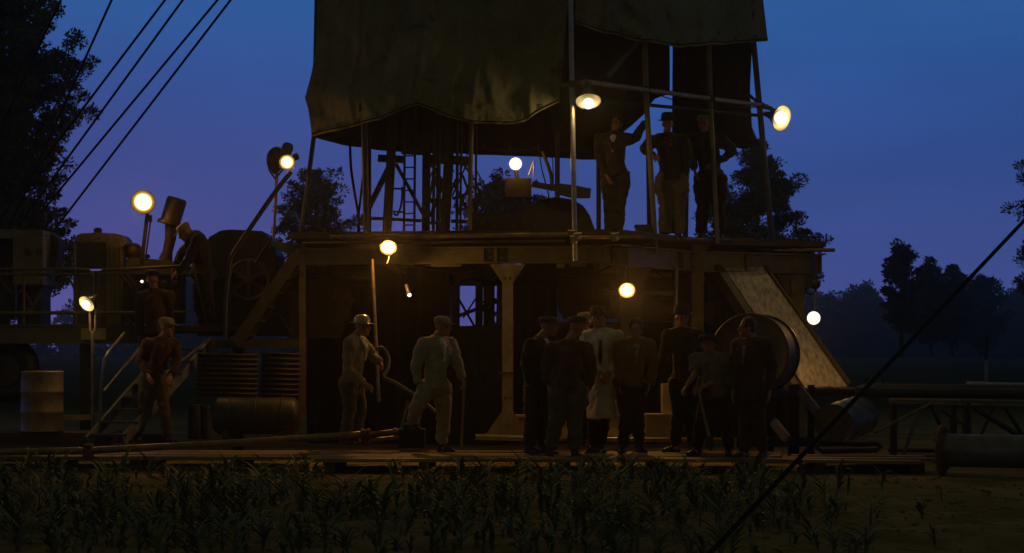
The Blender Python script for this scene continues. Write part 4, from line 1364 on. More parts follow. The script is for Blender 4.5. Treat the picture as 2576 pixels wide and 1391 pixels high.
# steps from the ground up to the platform
gs = thing('steps', 'pale-railed open steel steps going up to the engine platform behind the man in red', 'steps', at(262, 1112, 24.7))
P0, P1 = at(222, 1108, 24.6), at(436, 862, 26.0)
Q0, Q1 = at(309, 1108, 24.6), at(529, 866, 26.0)
for p, q in ((P0, P1), (Q0, Q1)):
    MB().beam(p, q, .05, .13).build('stringer', 'grey_pipe', gs)
for k in range(8):
    f = (k + .45) / 8
    a_, b_ = P0.lerp(P1, f), Q0.lerp(Q1, f)
    MB().beam(a_, b_, .22, .03).build('tread', 'olive_steel', gs)
MB().tube([at(262, 984, 24.8), at(347, 881, 25.4), at(372, 850, 25.7)], px(3.5, 25), 8).build('handrail', 'grey_pipe', gs)
MB().tube([at(250, 1066, 24.75), at(256, 960, 24.75), at(262, 905, 24.75), at(272, 887, 24.8), at(312, 838, 25.4)], px(4, 25), 8).build('handrail', 'grey_pipe', gs)
MB().tube([at(412, 940, 25.1), at(529, 852, 25.9), at(531, 862, 25.9)], px(3.5, 25.5), 8).build('handrail', 'grey_pipe', gs)
MB().beam(at(531, 852, 25.9), at(531, 905, 25.9), .07, .06, (0, 1, 0)).build('rail_post', 'olive_steel', gs)

# stored plates, tanks and drums under the platform
def corrugated(label, u0, u1, v0, v1, Y, tilt):
    a = at(u0, v1, Y); b_ = at(u1, v0, Y)
    mb = MB(); vs, fs = [], []
    n = 84
    for i in range(n + 1):
        t = i / n
        z = a.z + (b_.z - a.z) * t
        off = math.sin(t * 9 * 2 * math.pi) * .022
        for x in (a.x, b_.x):
            vs.append((x, Y + off + tilt * t, z + (0.012 if x == a.x else 0)))
    for i in range(n):
        fs.append((2 * i, 2 * i + 1, 2 * i + 3, 2 * i + 2))
    o = one('corrugated_sheet', label, 'metal sheet', mb.add(vs, fs, True), 'corrugated', a)
    md = o.modifiers.new('thick', 'SOLIDIFY'); md.thickness = .006
    return o


corrugated('corrugated sheet leaning under the platform next to the steps', 492, 647, 890, 1000, 25.5, .15)
corrugated('darker corrugated sheet leaning beside the thin left rig post', 655, 752, 888, 1004, 25.62, .15)
lt = thing('lying_tank', 'long round tank lying on the ground under the corrugated sheets', 'tank', at(642, 1100, 24.9))
c_ = at(535, 1046, 25.1)
MB().lathe([(.03, 0), (.2, .02), (px(47, 25.1), .09), (px(47, 25.1), 1.1), (.2, 1.17), (.03, 1.19)], c_, (1, 0, 0), 30).build('shell', 'dark_steel', lt)
for k in (.25, .6, .95):
    MB().torus(c_ + Vector((k, 0, 0)), (1, 0, 0), px(47.5, 25.1), .012, 30, 6).build('band', 'dark_steel', lt)
for k in (.2, .95):
    MB().box(c_ + Vector((k, 0, -.25)), (.08, .4, .12)).build('cradle', 'wood_dark', lt)


def oil_drum(label, p, axis, r, h, mt, group=None):
    d = thing('oil_drum', label, 'drum', p, group)
    ax = Vector(axis).normalized()
    prof = [(r * .93, .012), (r, .012), (r * 1.02, 0.0), (r * 1.02, .02), (r, .03)]
    prof = [(r * .92, .015), (r * .985, .012), (r * 1.015, 0), (r * 1.015, .02), (r, .03)]
    for f in (.33, .66):
        prof += [(r, h * f - .03), (r * 1.03, h * f - .012), (r * 1.03, h * f + .012), (r, h * f + .03)]
    prof += [(r, h - .03), (r * 1.015, h - .02), (r * 1.015, h), (r * .985, h - .012), (r * .92, h - .015)]
    MB().lathe(prof, p, ax, 36).build('shell', mt, d)
    x = ax.cross(Vector((0, 1, 0.3))).normalized()
    MB().lathe([(.028, h - .016), (.028, h + .006)], Vector(p) + x * r * .6, ax, 12).build('bung', 'dark_steel', d)
    return d


oil_drum('upright oil drum with two raised hoops under the small hooded lamp', at(106, 1086, 25.0), (0, 0, 1), px(52, 25), px(153, 25), 'drum_paint')
dl = oil_drum('oil drum lying on its side below the pipes, its dark end turned to the viewer', at(2096, 1068, 23.5), (.62, .95, .12), px(51, 23.5), .86, 'dark_drum')
oil_drum('small dull drum standing beside the lying tank behind the steps', at(488, 1104, 25.4), (0, 0, 1), px(16, 25.4), px(88, 25.4), 'dark_steel')
oil_drum('small dull drum between the steps and the lying tank', at(517, 1104, 25.5), (0, 0, 1), px(13, 25.5), px(84, 25.5), 'dark_steel')
tyre = thing('wheel', 'big dark wheel under the left end of the engine platform', 'wheel', at(20, 1060, 26.4))
MB().torus(at(18, 930, 26.5), (0.15, 1, 0), px(62, 26.5), px(24, 26.5), 36, 12).build('tyre', 'rubber', tyre)
MB().lathe([(px(40, 26.5), -.06), (px(44, 26.5), 0), (px(20, 26.5), .05), (px(10, 26.5), -.05)], at(18, 930, 26.5), (0.15, 1, 0), 24).build('rim', 'dark_steel', tyre)
tim = MB().box(at(50, 1100, 25.3), (2.6, .9, .16)).box(at(330, 1102, 25.6), (.9, .3, .12))
one('timber_mat', 'low dark timber mat under the oil drum', 'timber mat', tim, 'wood_dark', at(50, 1110, 25.3))
sl = MB().beam(at(150, 1052, 25.8), at(300, 1046, 26.2), .25, .07)
one('timber_baulk', 'short timber baulk behind the upright oil drum', 'timber', sl, 'wood', at(150, 1060, 25.8))

# ------------------------------------------------------------------ plank walkway at the front
def walkway(label, x0, x1, y0, y1, n, seed, slope=0.0):
    rg = random.Random(seed)
    wk = thing('plank_walkway', label, 'walkway', ((x0 + x1) / 2, (y0 + y1) / 2, GZ))
    wd = (y1 - y0) / n
    for k in range(n):
        y = y0 + wd * (k + .5)
        a = x0 + rg.uniform(-.15, .1); b_ = x1 + rg.uniform(-.15, .15)
        z = rg.uniform(-.012, .008)
        b_board = MB()
        b_board.beam((a, y, z - .02), (b_, y + rg.uniform(-.03, .03), z + rg.uniform(-.02, .01) - .02), wd * .9, .04)
        b_board.build('plank', 'wood', wk)
    x = x0 + .3
    while x < x1:
        MB().box((x, (y0 + y1) / 2, (GZ - .045) / 2 - .0), (.14, y1 - y0 - .06, -.045 - GZ + .04)).build('sleeper', 'wood_dark', wk)
        x += 1.15
    return wk


walkway('worn plank walkway in front of the engine platform, left third of the site', -7.2, -2.6, 22.55, 24.3, 7, 1)
walkway('plank walkway under the hose carrier and the overalled man', -2.5, 0.25, 22.2, 23.9, 7, 2)
walkway('plank walkway under the group of men below the rig floor', 0.33, 3.3, 22.1, 23.8, 7, 3)
walkway('raised plank walkway running on to the pipe rack at the right', 3.37, 5.0, 22.0, 23.0, 4, 4)

# long pipeline on the planks
ppl = thing('pipeline', 'long amber-lit pipeline along the planks with a knobbly coupling near its thin end', 'pipe', at(400, 1126, 22.7))
MB().tube([at(-60, 1138, 22.4), at(220, 1134, 22.5), at(560, 1116, 22.9), at(916, 1092, 23.5)], px(9, 23), 14).build('main_pipe', 'pipe_steel', ppl)
MB().tube([at(916, 1092, 23.5), at(1002, 1083, 23.7)], px(5, 23.5), 12).build('thin_pipe', 'pipe_steel', ppl)
q = at(920, 1092, 23.5)
MB().lathe([(.03, -.07), (.075, -.06), (.075, -.02), (.06, -.015), (.06, .015), (.075, .02), (.075, .06), (.03, .07)], q, (1, .1, .05), 14).box(q + Vector((0, 0, -.06)), (.06, .06, .2)).build('coupling', 'rusty_steel', ppl)
MB().lathe([(.03, 0), (.042, .01), (.042, .05), (.03, .06)], at(988, 1084.5, 23.68), (1, .1, .05), 12).build('end_collar', 'pipe_steel', ppl)
MB().box(at(222, 1134, 22.5), (.10, .16, .16)).build('clamp', 'rusty_steel', ppl)
pipe('ground_pipe', 'short thin pipe below the end of the long pipeline', [at(928, 1108, 23.6), at(1002, 1099, 23.7)], px(5, 23.6), 'pipe_steel')

# ------------------------------------------------------------------ cable drum (reel) in front of the slide
rl = thing('cable_drum', 'big round-ended steel reel standing behind the man in profile, in front of the slide', 'reel', at(1900, 1100, 24.6))
rc_ = at(1886, 888, 24.2)
rax = Vector((.34, .93, -.02)).normalized()
rr = px(99, 24.2)
MB().lathe([(.04, -.03), (rr * .3, -.02), (rr * .32, .0), (rr * .94, .005), (rr * .98, -.03), (rr * 1.02, -.01), (rr * 1.02, .03), (rr * .8, .035)], rc_, rax, 48).build('front_disc', 'olive_steel', rl)
MB().lathe([(rr * .97, .036), (rr * .97, .66)], rc_, rax, 48, caps=False).build('barrel', 'wood_dark', rl)
MB().lathe([(rr * .8, .66), (rr * 1.03, .665), (rr * 1.03, .70), (.04, .72)], rc_, rax, 48).build('back_disc', 'dark_steel', rl)
for u_, Y_, w_ in ((1996, 25.0, 26), (1870, 24.5, 22), (1935, 25.0, 20), (2040, 25.0, 14)):
    t_ = at(u_, 968, Y_)
    MB().beam((t_.x, Y_, GZ), t_, px(w_, Y_), .12, (0, 1, 0)).build('stand_leg', 'black_steel', rl)
MB().beam(at(1850, 990, 24.4), at(2060, 990, 25.2), .12, .10).build('stand_beam', 'black_steel', rl)
MB().beam(at(1846, 1112, 24.4), at(2090, 1112, 25.0), .14, .12).build('stand_foot', 'black_steel', rl)
for (p, q) in (((2012, 981), (2056, 1036)), ((1945, 1060), (1980, 1104))):
    MB().beam(at(*p, 24.2), at(*q, 24.0), .05, .12).build('strut', 'grey_pipe', rl)
sd_ = MB()
sd_.tube([at(2066, 1112, 23.3), at(2160, 1118, 23.1), at(2205, 1116, 23.2), at(2216, 1124, 23.4), at(2205, 1133, 23.2), at(2070, 1136, 23.2), at(2052, 1126, 23.3), at(2066, 1112, 23.3)], px(6, 23.2), 8)
one('lifting_link', 'long flat steel link lying under the drum on its side', 'link', sd_, 'black_steel', at(2130, 1136, 23.2))

# ------------------------------------------------------------------ pipe rack and drill pipes on the right
pr = thing('pipe_rack', 'low trestle of pipe chords and crossed braces carrying the drill pipes on the right', 'pipe rack', at(2400, 1160, 24.6))


def rbar(name, p, q, r, Y0, Y1, mt='dark_steel'):
    MB().tube([at(*p, Y0), at(*q, Y1)], px(r, Y0), 10).build(name, mt, pr)


for Y_ in (24.2, 26.2):
    k = 24.2 / Y_
    o_ = (1 - k) * 0
    rbar('top_chord', (2235, 1014 - (Y_ - 24.2) * 4), (2640, 1022 - (Y_ - 24.2) * 4), 6.5, Y_, Y_, 'grey_pipe')
    rbar('bottom_chord', (2235, 1150 - (Y_ - 24.2) * 9), (2640, 1154 - (Y_ - 24.2) * 9), 6, Y_, Y_)
    for u_ in (2252, 2402, 2436, 2600):
        rbar('post', (u_ - (Y_ - 24.2) * 4, 1012), (u_ - (Y_ - 24.2) * 4, 1152), 6 if u_ != 2436 else 8, Y_, Y_)
    for p, q, r_, mt in (((2318, 1020), (2268, 1154), 4.5, 'grey_pipe'), ((2343, 1020), (2400, 1140), 6, 'dark_steel'), ((2450, 1026), (2590, 1112), 7, 'dark_steel'), ((2368, 1032), (2425, 1070), 3, 'dark_steel'), ((2530, 1024), (2600, 1140), 6, 'dark_steel'), ((2498, 1026), (2466, 1100), 4, 'dark_steel')):
        rbar('brace', p, q, r_, Y_, Y_, mt)
for u_ in (2250, 2420, 2600):
    MB().tube([at(u_, 1013, 24.2), at(u_ - 8, 1006, 26.2)], px(5, 24.2), 8).build('cross_tube', 'dark_steel', pr)
pipe('brace_bar', 'thin bar lit on its upper edge slanting from the lying drum to the rack', [at(2200, 1088, 23.9), at(2346, 1012, 24.15)], px(4, 24), 'pipe_steel', 'bar')
for k, (u0, v, Y, r_, mt, lab) in enumerate((
        (2153, 988, 24.25, 13, 'dark_steel', 'thickest dark drill pipe at the front of the rack'),
        (2160, 980, 24.6, 9, 'brown_steel', 'drill pipe directly behind the thickest one on the rack'),
        (2050, 985, 24.95, 11, 'dark_steel', 'drill pipe on the rack whose end reaches left under the slide foot'),
        (2170, 975, 25.3, 8, 'dark_steel', 'thin dark drill pipe in the middle of the rack'),
        (2190, 973, 25.7, 8, 'dark_steel', 'drill pipe second from the back of the rack'),
        (2430, 968, 25.85, 7, 'galvanised', 'bright drill pipe catching the light at the back of the rack'))):
    dp = thing('drill_pipe', lab, 'pipe', at(2400, v, Y), 'drill pipes on the rack')
    a_, b_ = at(u0, v, Y), at(2680, v + 3, Y)
    MB().tube([a_, b_], px(r_, Y), 16).build('pipe_body', mt, dp)
    MB().lathe([(px(r_ * 1.25, Y), 0), (px(r_ * 1.25, Y), .22), (px(r_, Y), .26)], a_ + Vector((0.003, 0, 0)), (1, 0, 0), 16).build('tool_joint', mt, dp)
wl = MB().torus(at(2198, 968, 25.6), (0.2, 1, .1), px(24, 25.6), px(2, 25.6), 26, 6, -40, 230)
one('wire_loop', 'loop of wire standing up at the foot of the slide', 'wire', wl, 'cable', at(2198, 985, 25.6))
fp = thing('flanged_pipe', 'wide grey pipe lying on the soil with a big rusty flange at its end', 'pipe', at(2370, 1195, 22.0))
fc = at(2364, 1132, 21.9)
fax = Vector((.92, -.39, 0)).normalized()
MB().lathe([(.02, .03), (.20, .03), (.20, 0), (.295, 0), (.30, .01), (.30, .05), (.295, .06), (.2, .065)], fc, fax, 40).build('flange', 'rusty_steel', fp)
MB().tube([fc + fax * .06, fc + fax * 4.2], .195, 32).build('pipe_body', 'grey_pipe', fp)
y_ = fax.cross(Vector((0, 0, 1)))
for k in range(12):
    a = 2 * math.pi * k / 12
    MB().lathe([(.02, -.025), (.02, .085)], fc + (y_ * math.cos(a) + Vector((0, 0, 1)) * math.sin(a)) * .25, fax, 8).build('bolt', 'rusty_steel', fp)
mp = thing('marker_post', 'thin marker post with a pale foot alone in the far field', 'post', (at(2481, 925, 40).x, 40, GZ))
MB().tube([at(2481, 1000, 40), at(2481, 905, 40)], .035, 8).build('foot', 'post_paint', mp)
MB().tube([at(2481, 905, 40), at(2482, 846, 40)], [.05, .07], 8).build('post', 'dark_steel', mp)
tb = MB().beam(at(2010, 1188, 22.2), at(2320, 1176, 22.4), .16, .12)
one('timber_baulk', 'dark timber baulk lying in front of the pipe rack', 'timber', tb, 'wood_dark', at(2160, 1196, 22.2))

# ------------------------------------------------------------------ guy wires
def wire(label, p, q, r, g=None):
    return one('guy_wire', label, 'cable', MB().tube([p, p.lerp(q, .5), q], r, 8), 'cable', p, g)


G = 'guy wires running down past the left pine'
for lab, (u0, v0), (u1, v1) in (
        ('leftmost guy wire, vanishing into the top of the big pine', (152.6, 0), (107.8, 95.6)),
        ('steep guy wire second from the left above the big pine', (280.7, 0), (166.8, 252)),
        ('guy wire third from the left, left of the close-set pairs', (415, 0), (162.7, 333.6)),
        ('guy wire fourth from the left, beside the third', (459.7, 0), (203.4, 352)),
        ('fifth guy wire, upper left of the rightmost one', (547, 0), (207.5, 409)),
        ('rightmost guy wire, ending low beside the largest glaring lamp', (580, 0), (234, 451.6))):
    k = (u1 - u0) / (v1 - v0)
    wire(lab, at(u0 + k * 1062, 1062, 39), at(u0 - k * 900, -900, 30), 0.022, G)
wire('thick dark cable crossing the right side from the upper border down to the corn', at(1692, 1490, 10.6), at(2700, 424, 17.0), 0.016)
# ------------------------------------------------------------------ people
def fvec(yaw):
    a = R(yaw)                                          # 0 faces the viewer, 90 faces picture right
    return Vector((math.sin(a), -math.cos(a), 0))


def hand(mb, wrist, elbow, palm_n, curl, side, s_=1.0):
    """palm, four unequal bent fingers and a thumb"""
    d = (wrist - elbow).normalized()
    n = Vector(palm_n)
    n = (n - d * n.dot(d)).normalized()
    c = d.cross(n) * side                                # towards the thumb
    mb.tube([wrist - d * .03, wrist + d * .02, wrist + d * .05, wrist + d * .09], [.027 * s_, .03 * s_, .034 * s_, .03 * s_], 10, flat=0.62) if False else None
    rot = Matrix((c, n, d)).transposed()
    mb.ball(wrist + d * .045, (.040 * s_, .018 * s_, .056 * s_), 12, 8, rot)
    for k, L in enumerate((.072, .082, .076, .058)):
        b0 = wrist + d * .088 + c * (.030 - .020 * k)
        e, pts, p = 0.0, [b0 - d * .02], b0
        pts.append(p)
        for sg in (.42, .32, .26):
            e += curl * (0.75 + .08 * k)
            p = p + (d * math.cos(e) + n * math.sin(e)) * L * sg
            pts.append(p)
        mb.tube(pts, [.0105, .0105, .0098, .009, .0078], 7)
    t0 = wrist + d * .025 + c * .030
    t1 = t0 + (d * .62 + c * .62 + n * .35).normalized() * .042
    t2 = t1 + (d * .85 + c * .05 + n * (.3 + curl * .5)).normalized() * .034
    mb.tube([wrist + d * .015 + c * .012, t0, t1, t2], [.013, .013, .0115, .009], 7)


def person(label, Y, J, yaw=0, hyaw=None, top='work_shirt', legs='olive_trousers', hat='cap', hatm='cap_cloth', hair=None,
           build=1.0, coat=None, shirt=None, tie=False, curlL=.35, curlR=.35, bend=None, tilt=0, seed=1, sleeves=True, boots='leather', puff=1.0, dpos=(0, 0, 0)):
    """J: picture positions (u, v, depth offset) of the joints; L/R are the person's own left and right"""
    def P(k):
        q = J[k]
        return at(q[0], q[1], Y + (q[2] if len(q) > 2 else 0))
    f = fvec(yaw)
    l = Vector((-f.y, f.x, 0))                          # own left
    hyaw = yaw if hyaw is None else hyaw
    hf = fvec(hyaw)
    hl = Vector((-hf.y, hf.x, 0))
    head, ch, hip = P('head'), P('chest'), P('hip')
    spine = (ch - hip).normalized()
    # lean-aware front of the chest
    cf_ = (f - spine * f.dot(spine)).normalized()
    sw, hw = .185 * build, .095 * build
    SL, SR = ch + l * sw + spine * .01, ch - l * sw + spine * .01
    HL, HR = hip + l * hw, hip - l * hw
    foot = (P('aL') + P('aR')) / 2
    root = thing('person', label, 'person', (foot.x, foot.y, min(P('aL').z, P('aR').z) - .09), 'men working at the rig at dusk')
    org = ORG[root.name]
    neck = ch + spine * .10 + (head - ch) * .12
    # ---- one continuous body
    b = MB()
    b.ball(hip + spine * .02, (.15, .11, .13), 14, 10)
    b.tube([hip, hip.lerp(ch, .35), hip.lerp(ch, .8), ch + spine * .05], [.115, .115, .13, .09], 14)
    b.tube([ch, neck, head - Vector((0, 0, .03))], [.075, .056, .055], 12)
    b.tube([SL, ch, SR], [.06, .09, .06], 12)
    for S, e, w_, cur, sd in ((SL, P('eL'), P('wL'), curlL, 1), (SR, P('eR'), P('wR'), curlR, -1)):
        b.tube([S, S.lerp(e, .5), e, e.lerp(w_, .35), w_], [.052, .046, .038, .037, .026], 12)
        pn = (ch - w_); pn = Vector((pn.x, pn.y, 0)) + f * .05
        hand(b, w_, e, pn if pn.length > 1e-3 else f, cur, sd)
    for Hh, k, a in ((HL, P('kL'), P('aL')), (HR, P('kR'), P('aR'))):
        b.tube([Hh, Hh.lerp(k, .4), k, k.lerp(a, .35), a, a - Vector((0, 0, .05))], [.085, .075, .055, .054, .038, .038], 12)
        b.ball(a + f * .05 - Vector((0, 0, .055)), (.04, .04, .035), 10, 8)
    # head with jaw, nose, brow, ears and lips
    up = (Vector((0, 0, 1)) + hf * math.sin(R(tilt))).normalized()
    hf2 = (hf - up * hf.dot(up)).normalized()
    rot = Matrix((hl, hf2, up)).transposed()

    def hp_(x, y, z):
        return head + hl * x + hf2 * y + up * z
    b.ball(hp_(0, -.012, .03), (.074, .092, .092), 18, 14, rot)
    b.ball(hp_(0, .022, -.045), (.056, .066, .072), 14, 12, rot)
    b.ball(hp_(0, .058, -.098), (.028, .026, .022), 10, 8, rot)
    b.tube([hp_(0, .082, .018), hp_(0, .106, -.026), hp_(0, .092, -.038)], [.010, .017, .013], 8)
    b.tube([hp_(-.045, .066, .028), hp_(0, .084, .026), hp_(.045, .066, .028)], [.012, .013, .012], 8)
    b.tube([hp_(-.022, .078, -.066), hp_(0, .087, -.066), hp_(.022, .078, -.066)], [.008, .010, .008], 8)
    for s_ in (-1, 1):
        b.ball(hp_(s_ * .076, -.012, -.008), (.012, .022, .034), 8, 8, rot)
        b.ball(hp_(s_ * .042, .06, -.03), (.022, .02, .02), 8, 8, rot)
    me = shift(remesh(b, .0088, 2, name='body'), org)
    link('body', me, 'skin', root, org)
    ey = MB()
    for s_ in (-1, 1):
        ey.ball(hp_(s_ * .031, .072, .002), .0105, 10, 8)
    ey.build('eyes', 'eye', root)
    # ---- trousers
    t = MB()
    t.ball(hip + spine * .01, (.172 * build, .135 * build, .14), 16, 12)
    t.tube([hip - spine * .02, hip + spine * .12], [.15 * build, .148 * build], 16, flat=.82)
    for Hh, k, a in ((HL, P('kL'), P('aL')), (HR, P('kR'), P('aR'))):
        t.tube([Hh + spine * .03, Hh.lerp(k, .4), k, k.lerp(a, .45), a - (a - k).normalized() * .015], [.108 * build, .100 * build * puff, .080 * puff, .078 * puff, .070 * puff], 14)
    me = shift(remesh(t, .016, 2, .020, (9, 9, 12), 'trousers', seed), org)
    link('trousers', me, legs, root, org)
    # ---- jacket or shirt
    j = MB()
    hem = hip - spine * (.03 if coat is None else .06)
    j.tube([hem, hip.lerp(ch, .3), hip.lerp(ch, .7), ch, ch + spine * .085], [.172 * build, .160 * build, .178 * build, .165 * build, .085], 18, flat=.80)
    j.tube([SL, ch + spine * .02, SR], [.085, .11 * build, .085], 14)
    j.ball(ch - spine * .06 + cf_ * .02, (.17 * build, .13, .15), 14, 10)
    for S, e, w_ in ((SL, P('eL'), P('wL')), (SR, P('eR'), P('wR'))):
        ee = e if sleeves else S.lerp(e, .85)
        if sleeves:
            j.tube([S, S.lerp(e, .5), e, e.lerp(w_, .5), w_ - (w_ - e).normalized() * .02], [.088, .078 * puff, .068 * puff, .060, .052], 12)
        else:
            j.tube([S, S.lerp(e, .5), ee], [.088, .078, .072], 12)
        j.ball(S, (.09, .09, .09), 12, 10)
    if coat is not None:
        lowp = at(coat[0], coat[1], Y)
        j.tube([hip + Vector((0, 0, .05)), hip.lerp(lowp, .5), lowp], [.178 * build, .20 * build, .225 * build], 18, flat=.85)
    me = shift(remesh(j, .016, 2, .022, (9, 9, 7), 'jacket', seed + 5), org)
    jo = link('coat' if coat else 'jacket', me, top, root, org)
    # collar and lapels
    cl_ = MB()
    cpts = []
    for k in range(13):
        a = R(-150 + 300 * k / 12)
        cpts.append(neck - spine * (.035 + .03 * math.cos(a)) + cf_ * math.cos(a) * .075 + l * math.sin(a) * .078)
    cl_.tube(cpts, .020, 8, flat=.7)
    for s_ in (-1, 1):
        cl_.tube([neck - spine * .055 + cf_ * .075 + l * s_ * .05, ch + cf_ * .155 * build + l * s_ * .055 - spine * .02, ch + cf_ * .165 * build + l * s_ * .02 - spine * .16], [.018, .026, .008], 8, flat=.5)
    cl_.build('collar', top, jo)
    if shirt:
        sh_ = MB()
        sh_.tube([neck - spine * .04 + cf_ * .05, ch + cf_ * .135 * build - spine * .01, ch + cf_ * .16 * build - spine * .20], [.05, .056, .014], 10, flat=.6)
        sh_.build('shirt_front', shirt, root)
    if tie:
        sh_ = MB()
        sh_.tube([neck - spine * .045 + cf_ * .085, ch + cf_ * .165 * build - spine * .05, ch + cf_ * .185 * build - spine * .26, ch + cf_ * .18 * build - spine * .34], [.014, .018, .028, .006], 8, flat=.5)
        sh_.build('tie', 'tie_cloth', root)
    bl = MB()
    # ---- boots
    for a, sd, kk in ((P('aL'), 1, 'fL'), (P('aR'), -1, 'fR')):
        fd = fvec(J[kk]) if kk in J else (f + l * sd * .28).normalized()
        s_ = MB()
        fl_ = Vector((-fd.y, fd.x, 0))
        ro = Matrix((fl_, fd, Vector((0, 0, 1)))).transposed()
        s_.tube([a + Vector((0, 0, .09)), a, a - Vector((0, 0, .05))], [.056, .052, .05], 12)
        s_.ball(a - Vector((0, 0, .06)) - fd * .015, (.042, .055, .035), 12, 8, ro)
        s_.ball(a - Vector((0, 0, .055)) + fd * .07, (.046, .085, .036), 12, 8, ro)
        s_.ball(a - Vector((0, 0, .064)) + fd * .135, (.046, .06, .029), 12, 8, ro)
        s_.box(a - Vector((0, 0, .083)) + fd * .06, (.08, .25, .022), ro)
        me = shift(remesh(s_, .010, 2, name='boot'), org)
        link('boot', me, boots, root, org)
    # ---- hat, hair
    hc = hp_(0, -.008, .062)
    if hair or hat is None:
        hm_ = MB()
        g = random.Random(seed)
        n_ = 110 if hair == 'curly' else 60
        hm_.ball(hp_(0, -.021, .040), (.082, .096, .098), 18, 12, rot)
        hm_.ball(hp_(0, -.055, -.01), (.066, .055, .07), 14, 10, rot)
        for k in range(n_):
            th = g.uniform(0, 2 * math.pi); ph = math.acos(g.uniform(-.25, 1))
            d = Vector((math.sin(ph) * math.cos(th), math.sin(ph) * math.sin(th), math.cos(ph)))
            if d.y > .55 and d.z < .55:
                continue
            q = hp_(d.x * .080, -.018 + d.y * .094, .040 + d.z * .098)
            hm_.ball(q, g.uniform(.016, .03) if hair == 'curly' else g.uniform(.012, .02), 7, 5)
        me = shift(remesh(hm_, .009, 1, name='hair'), org)
        link('hair', me, 'hair', root, org)
    if hat == 'cap':
        c = MB()
        c.lathe([(.096, -.015), (.104, .012), (.104, .035), (.09, .062), (.05, .078), (.004, .082)], hc - hf2 * .004, up + hf2 * .06, 22)
        co_ = c.build('cap', hatm, root)
        vz = MB(); vs, fs = [], []
        for k in range(11):
            a = R(-62 + 124 * k / 10)
            base = hc + hf2 * math.cos(a) * .098 + hl * math.sin(a) * .094 + up * .0
            ln = .075 * math.cos(a * 1.15) + .004
            vs += [base, base + hf2 * ln - up * (.022 * math.cos(a)), base - up * .007, base + hf2 * ln - up * (.030 * math.cos(a))]
        for k in range(10):
            a, c_2 = k * 4, k * 4 + 4
            fs += [(a, a + 1, c_2 + 1, c_2), (a + 2, c_2 + 2, c_2 + 3, a + 3), (a + 1, a + 3, c_2 + 3, c_2 + 1)]
        vz.add(vs, fs, True).build('peak', hatm, co_)
    elif hat in ('fedora', 'helmet', 'flat'):
        c = MB()
        if hat == 'fedora':
            prof = [(.098, -.012), (.102, .02), (.096, .07), (.086, .105), (.06, .112), (.03, .098), (.004, .094)]; bw = .155
        elif hat == 'helmet':
            prof = [(.108, -.01), (.112, .02), (.104, .055), (.08, .085), (.04, .10), (.004, .103)]; bw = .158
        else:
            prof = [(.10, -.012), (.118, .012), (.125, .035), (.10, .06), (.05, .066), (.004, .066)]; bw = .135
        c.lathe(prof, hc, up + hf2 * .05, 26)
        co_ = c.build('hat_crown', hatm, root)
        br_ = MB(); vs, fs = [], []
        n_ = 30
        for k in range(n_):
            a = 2 * math.pi * k / n_
            d = hf2 * math.cos(a) + hl * math.sin(a)
            fw_ = bw + (.022 * max(0, math.cos(a)) if hat != 'fedora' else 0)
            dz = -.012 * math.cos(a) - .010 + (.016 * math.sin(a) ** 2 if hat == 'fedora' else 0)
            vs += [hc + d * .095 - up * .008, hc + d * fw_ + up * dz, hc + d * fw_ + up * (dz - .006), hc + d * .095 - up * .015]
        for k in range(n_):
            a, c_2 = k * 4, ((k + 1) % n_) * 4
            for m_ in range(3):
                fs.append((a + m_, a + m_ + 1, c_2 + m_ + 1, c_2 + m_))
        br_.add(vs, fs, True).build('hat_brim', hatm, co_)
        if hat == 'fedora':
            MB().lathe([(.1035, -.006), (.1045, .012), (.1015, .03)], hc, up + hf2 * .05, 26, caps=False).build('hat_band', 'felt_black', co_)
    return root


person('man in a red shirt and pale cap at the lower steps, head turned right', 25.0,
       dict(head=(420, 824), chest=(404, 869), hip=(386, 948), eL=(446, 906, -.05), wL=(430, 945, -.2), eR=(354, 905, -.05), wR=(372, 944, -.22),
            kL=(412, 1016, -.06), aL=(424, 1096, .0), kR=(362, 1018, -.04), aR=(347, 1092, -.02)), yaw=25, hyaw=70, top='red_shirt', legs='olive_trousers', hat='cap', seed=2)
person('dark man in a cap bending over the engine hood, back arched', 26.3,
       dict(head=(466, 586), chest=(498, 606), hip=(512, 690), eR=(452, 640, .15), wR=(440, 672, .2), eL=(470, 660, -.2), wL=(446, 684, -.15),
            kR=(498, 762, .1), aR=(512, 814, .1), kL=(524, 764, -.1), aL=(532, 818, -.1)), yaw=-80, hyaw=-80, top='dark_trousers', legs='dark_trousers', hat='cap', hatm='cap_cloth', build=1.12, tilt=35, seed=3)
person('dark man with his back turned on the upper steps, beside the tiny round lamp', 25.9,
       dict(head=(384, 704), chest=(390, 748), hip=(392, 836), eL=(352, 800, .05), wL=(352, 848, .1), eR=(428, 800, .05), wR=(430, 846, .1),
            kL=(380, 906), aL=(382, 980), kR=(406, 906), aR=(408, 980)), yaw=170, top='brown_jacket', legs='dark_trousers', hat='cap', hatm='felt_black', build=1.08, seed=4)
person('man in a brimmed pale hat carrying a bent hose, walking right', 24.2,
       dict(head=(912, 822), chest=(893, 866), hip=(884, 966), eL=(940, 896, .14), wL=(956, 914, .0), eR=(876, 930, -.18), wR=(920, 966, -.2),
            kL=(908, 1022, .1), aL=(896, 1100, .1), kR=(880, 1028, -.1), aR=(866, 1100, -.1)), yaw=72, hyaw=80, top='work_shirt', legs='olive_trousers', hat='helmet', hatm='tin_hat', seed=5, curlL=.9, curlR=.8, build=1.05, shirt='white_shirt')
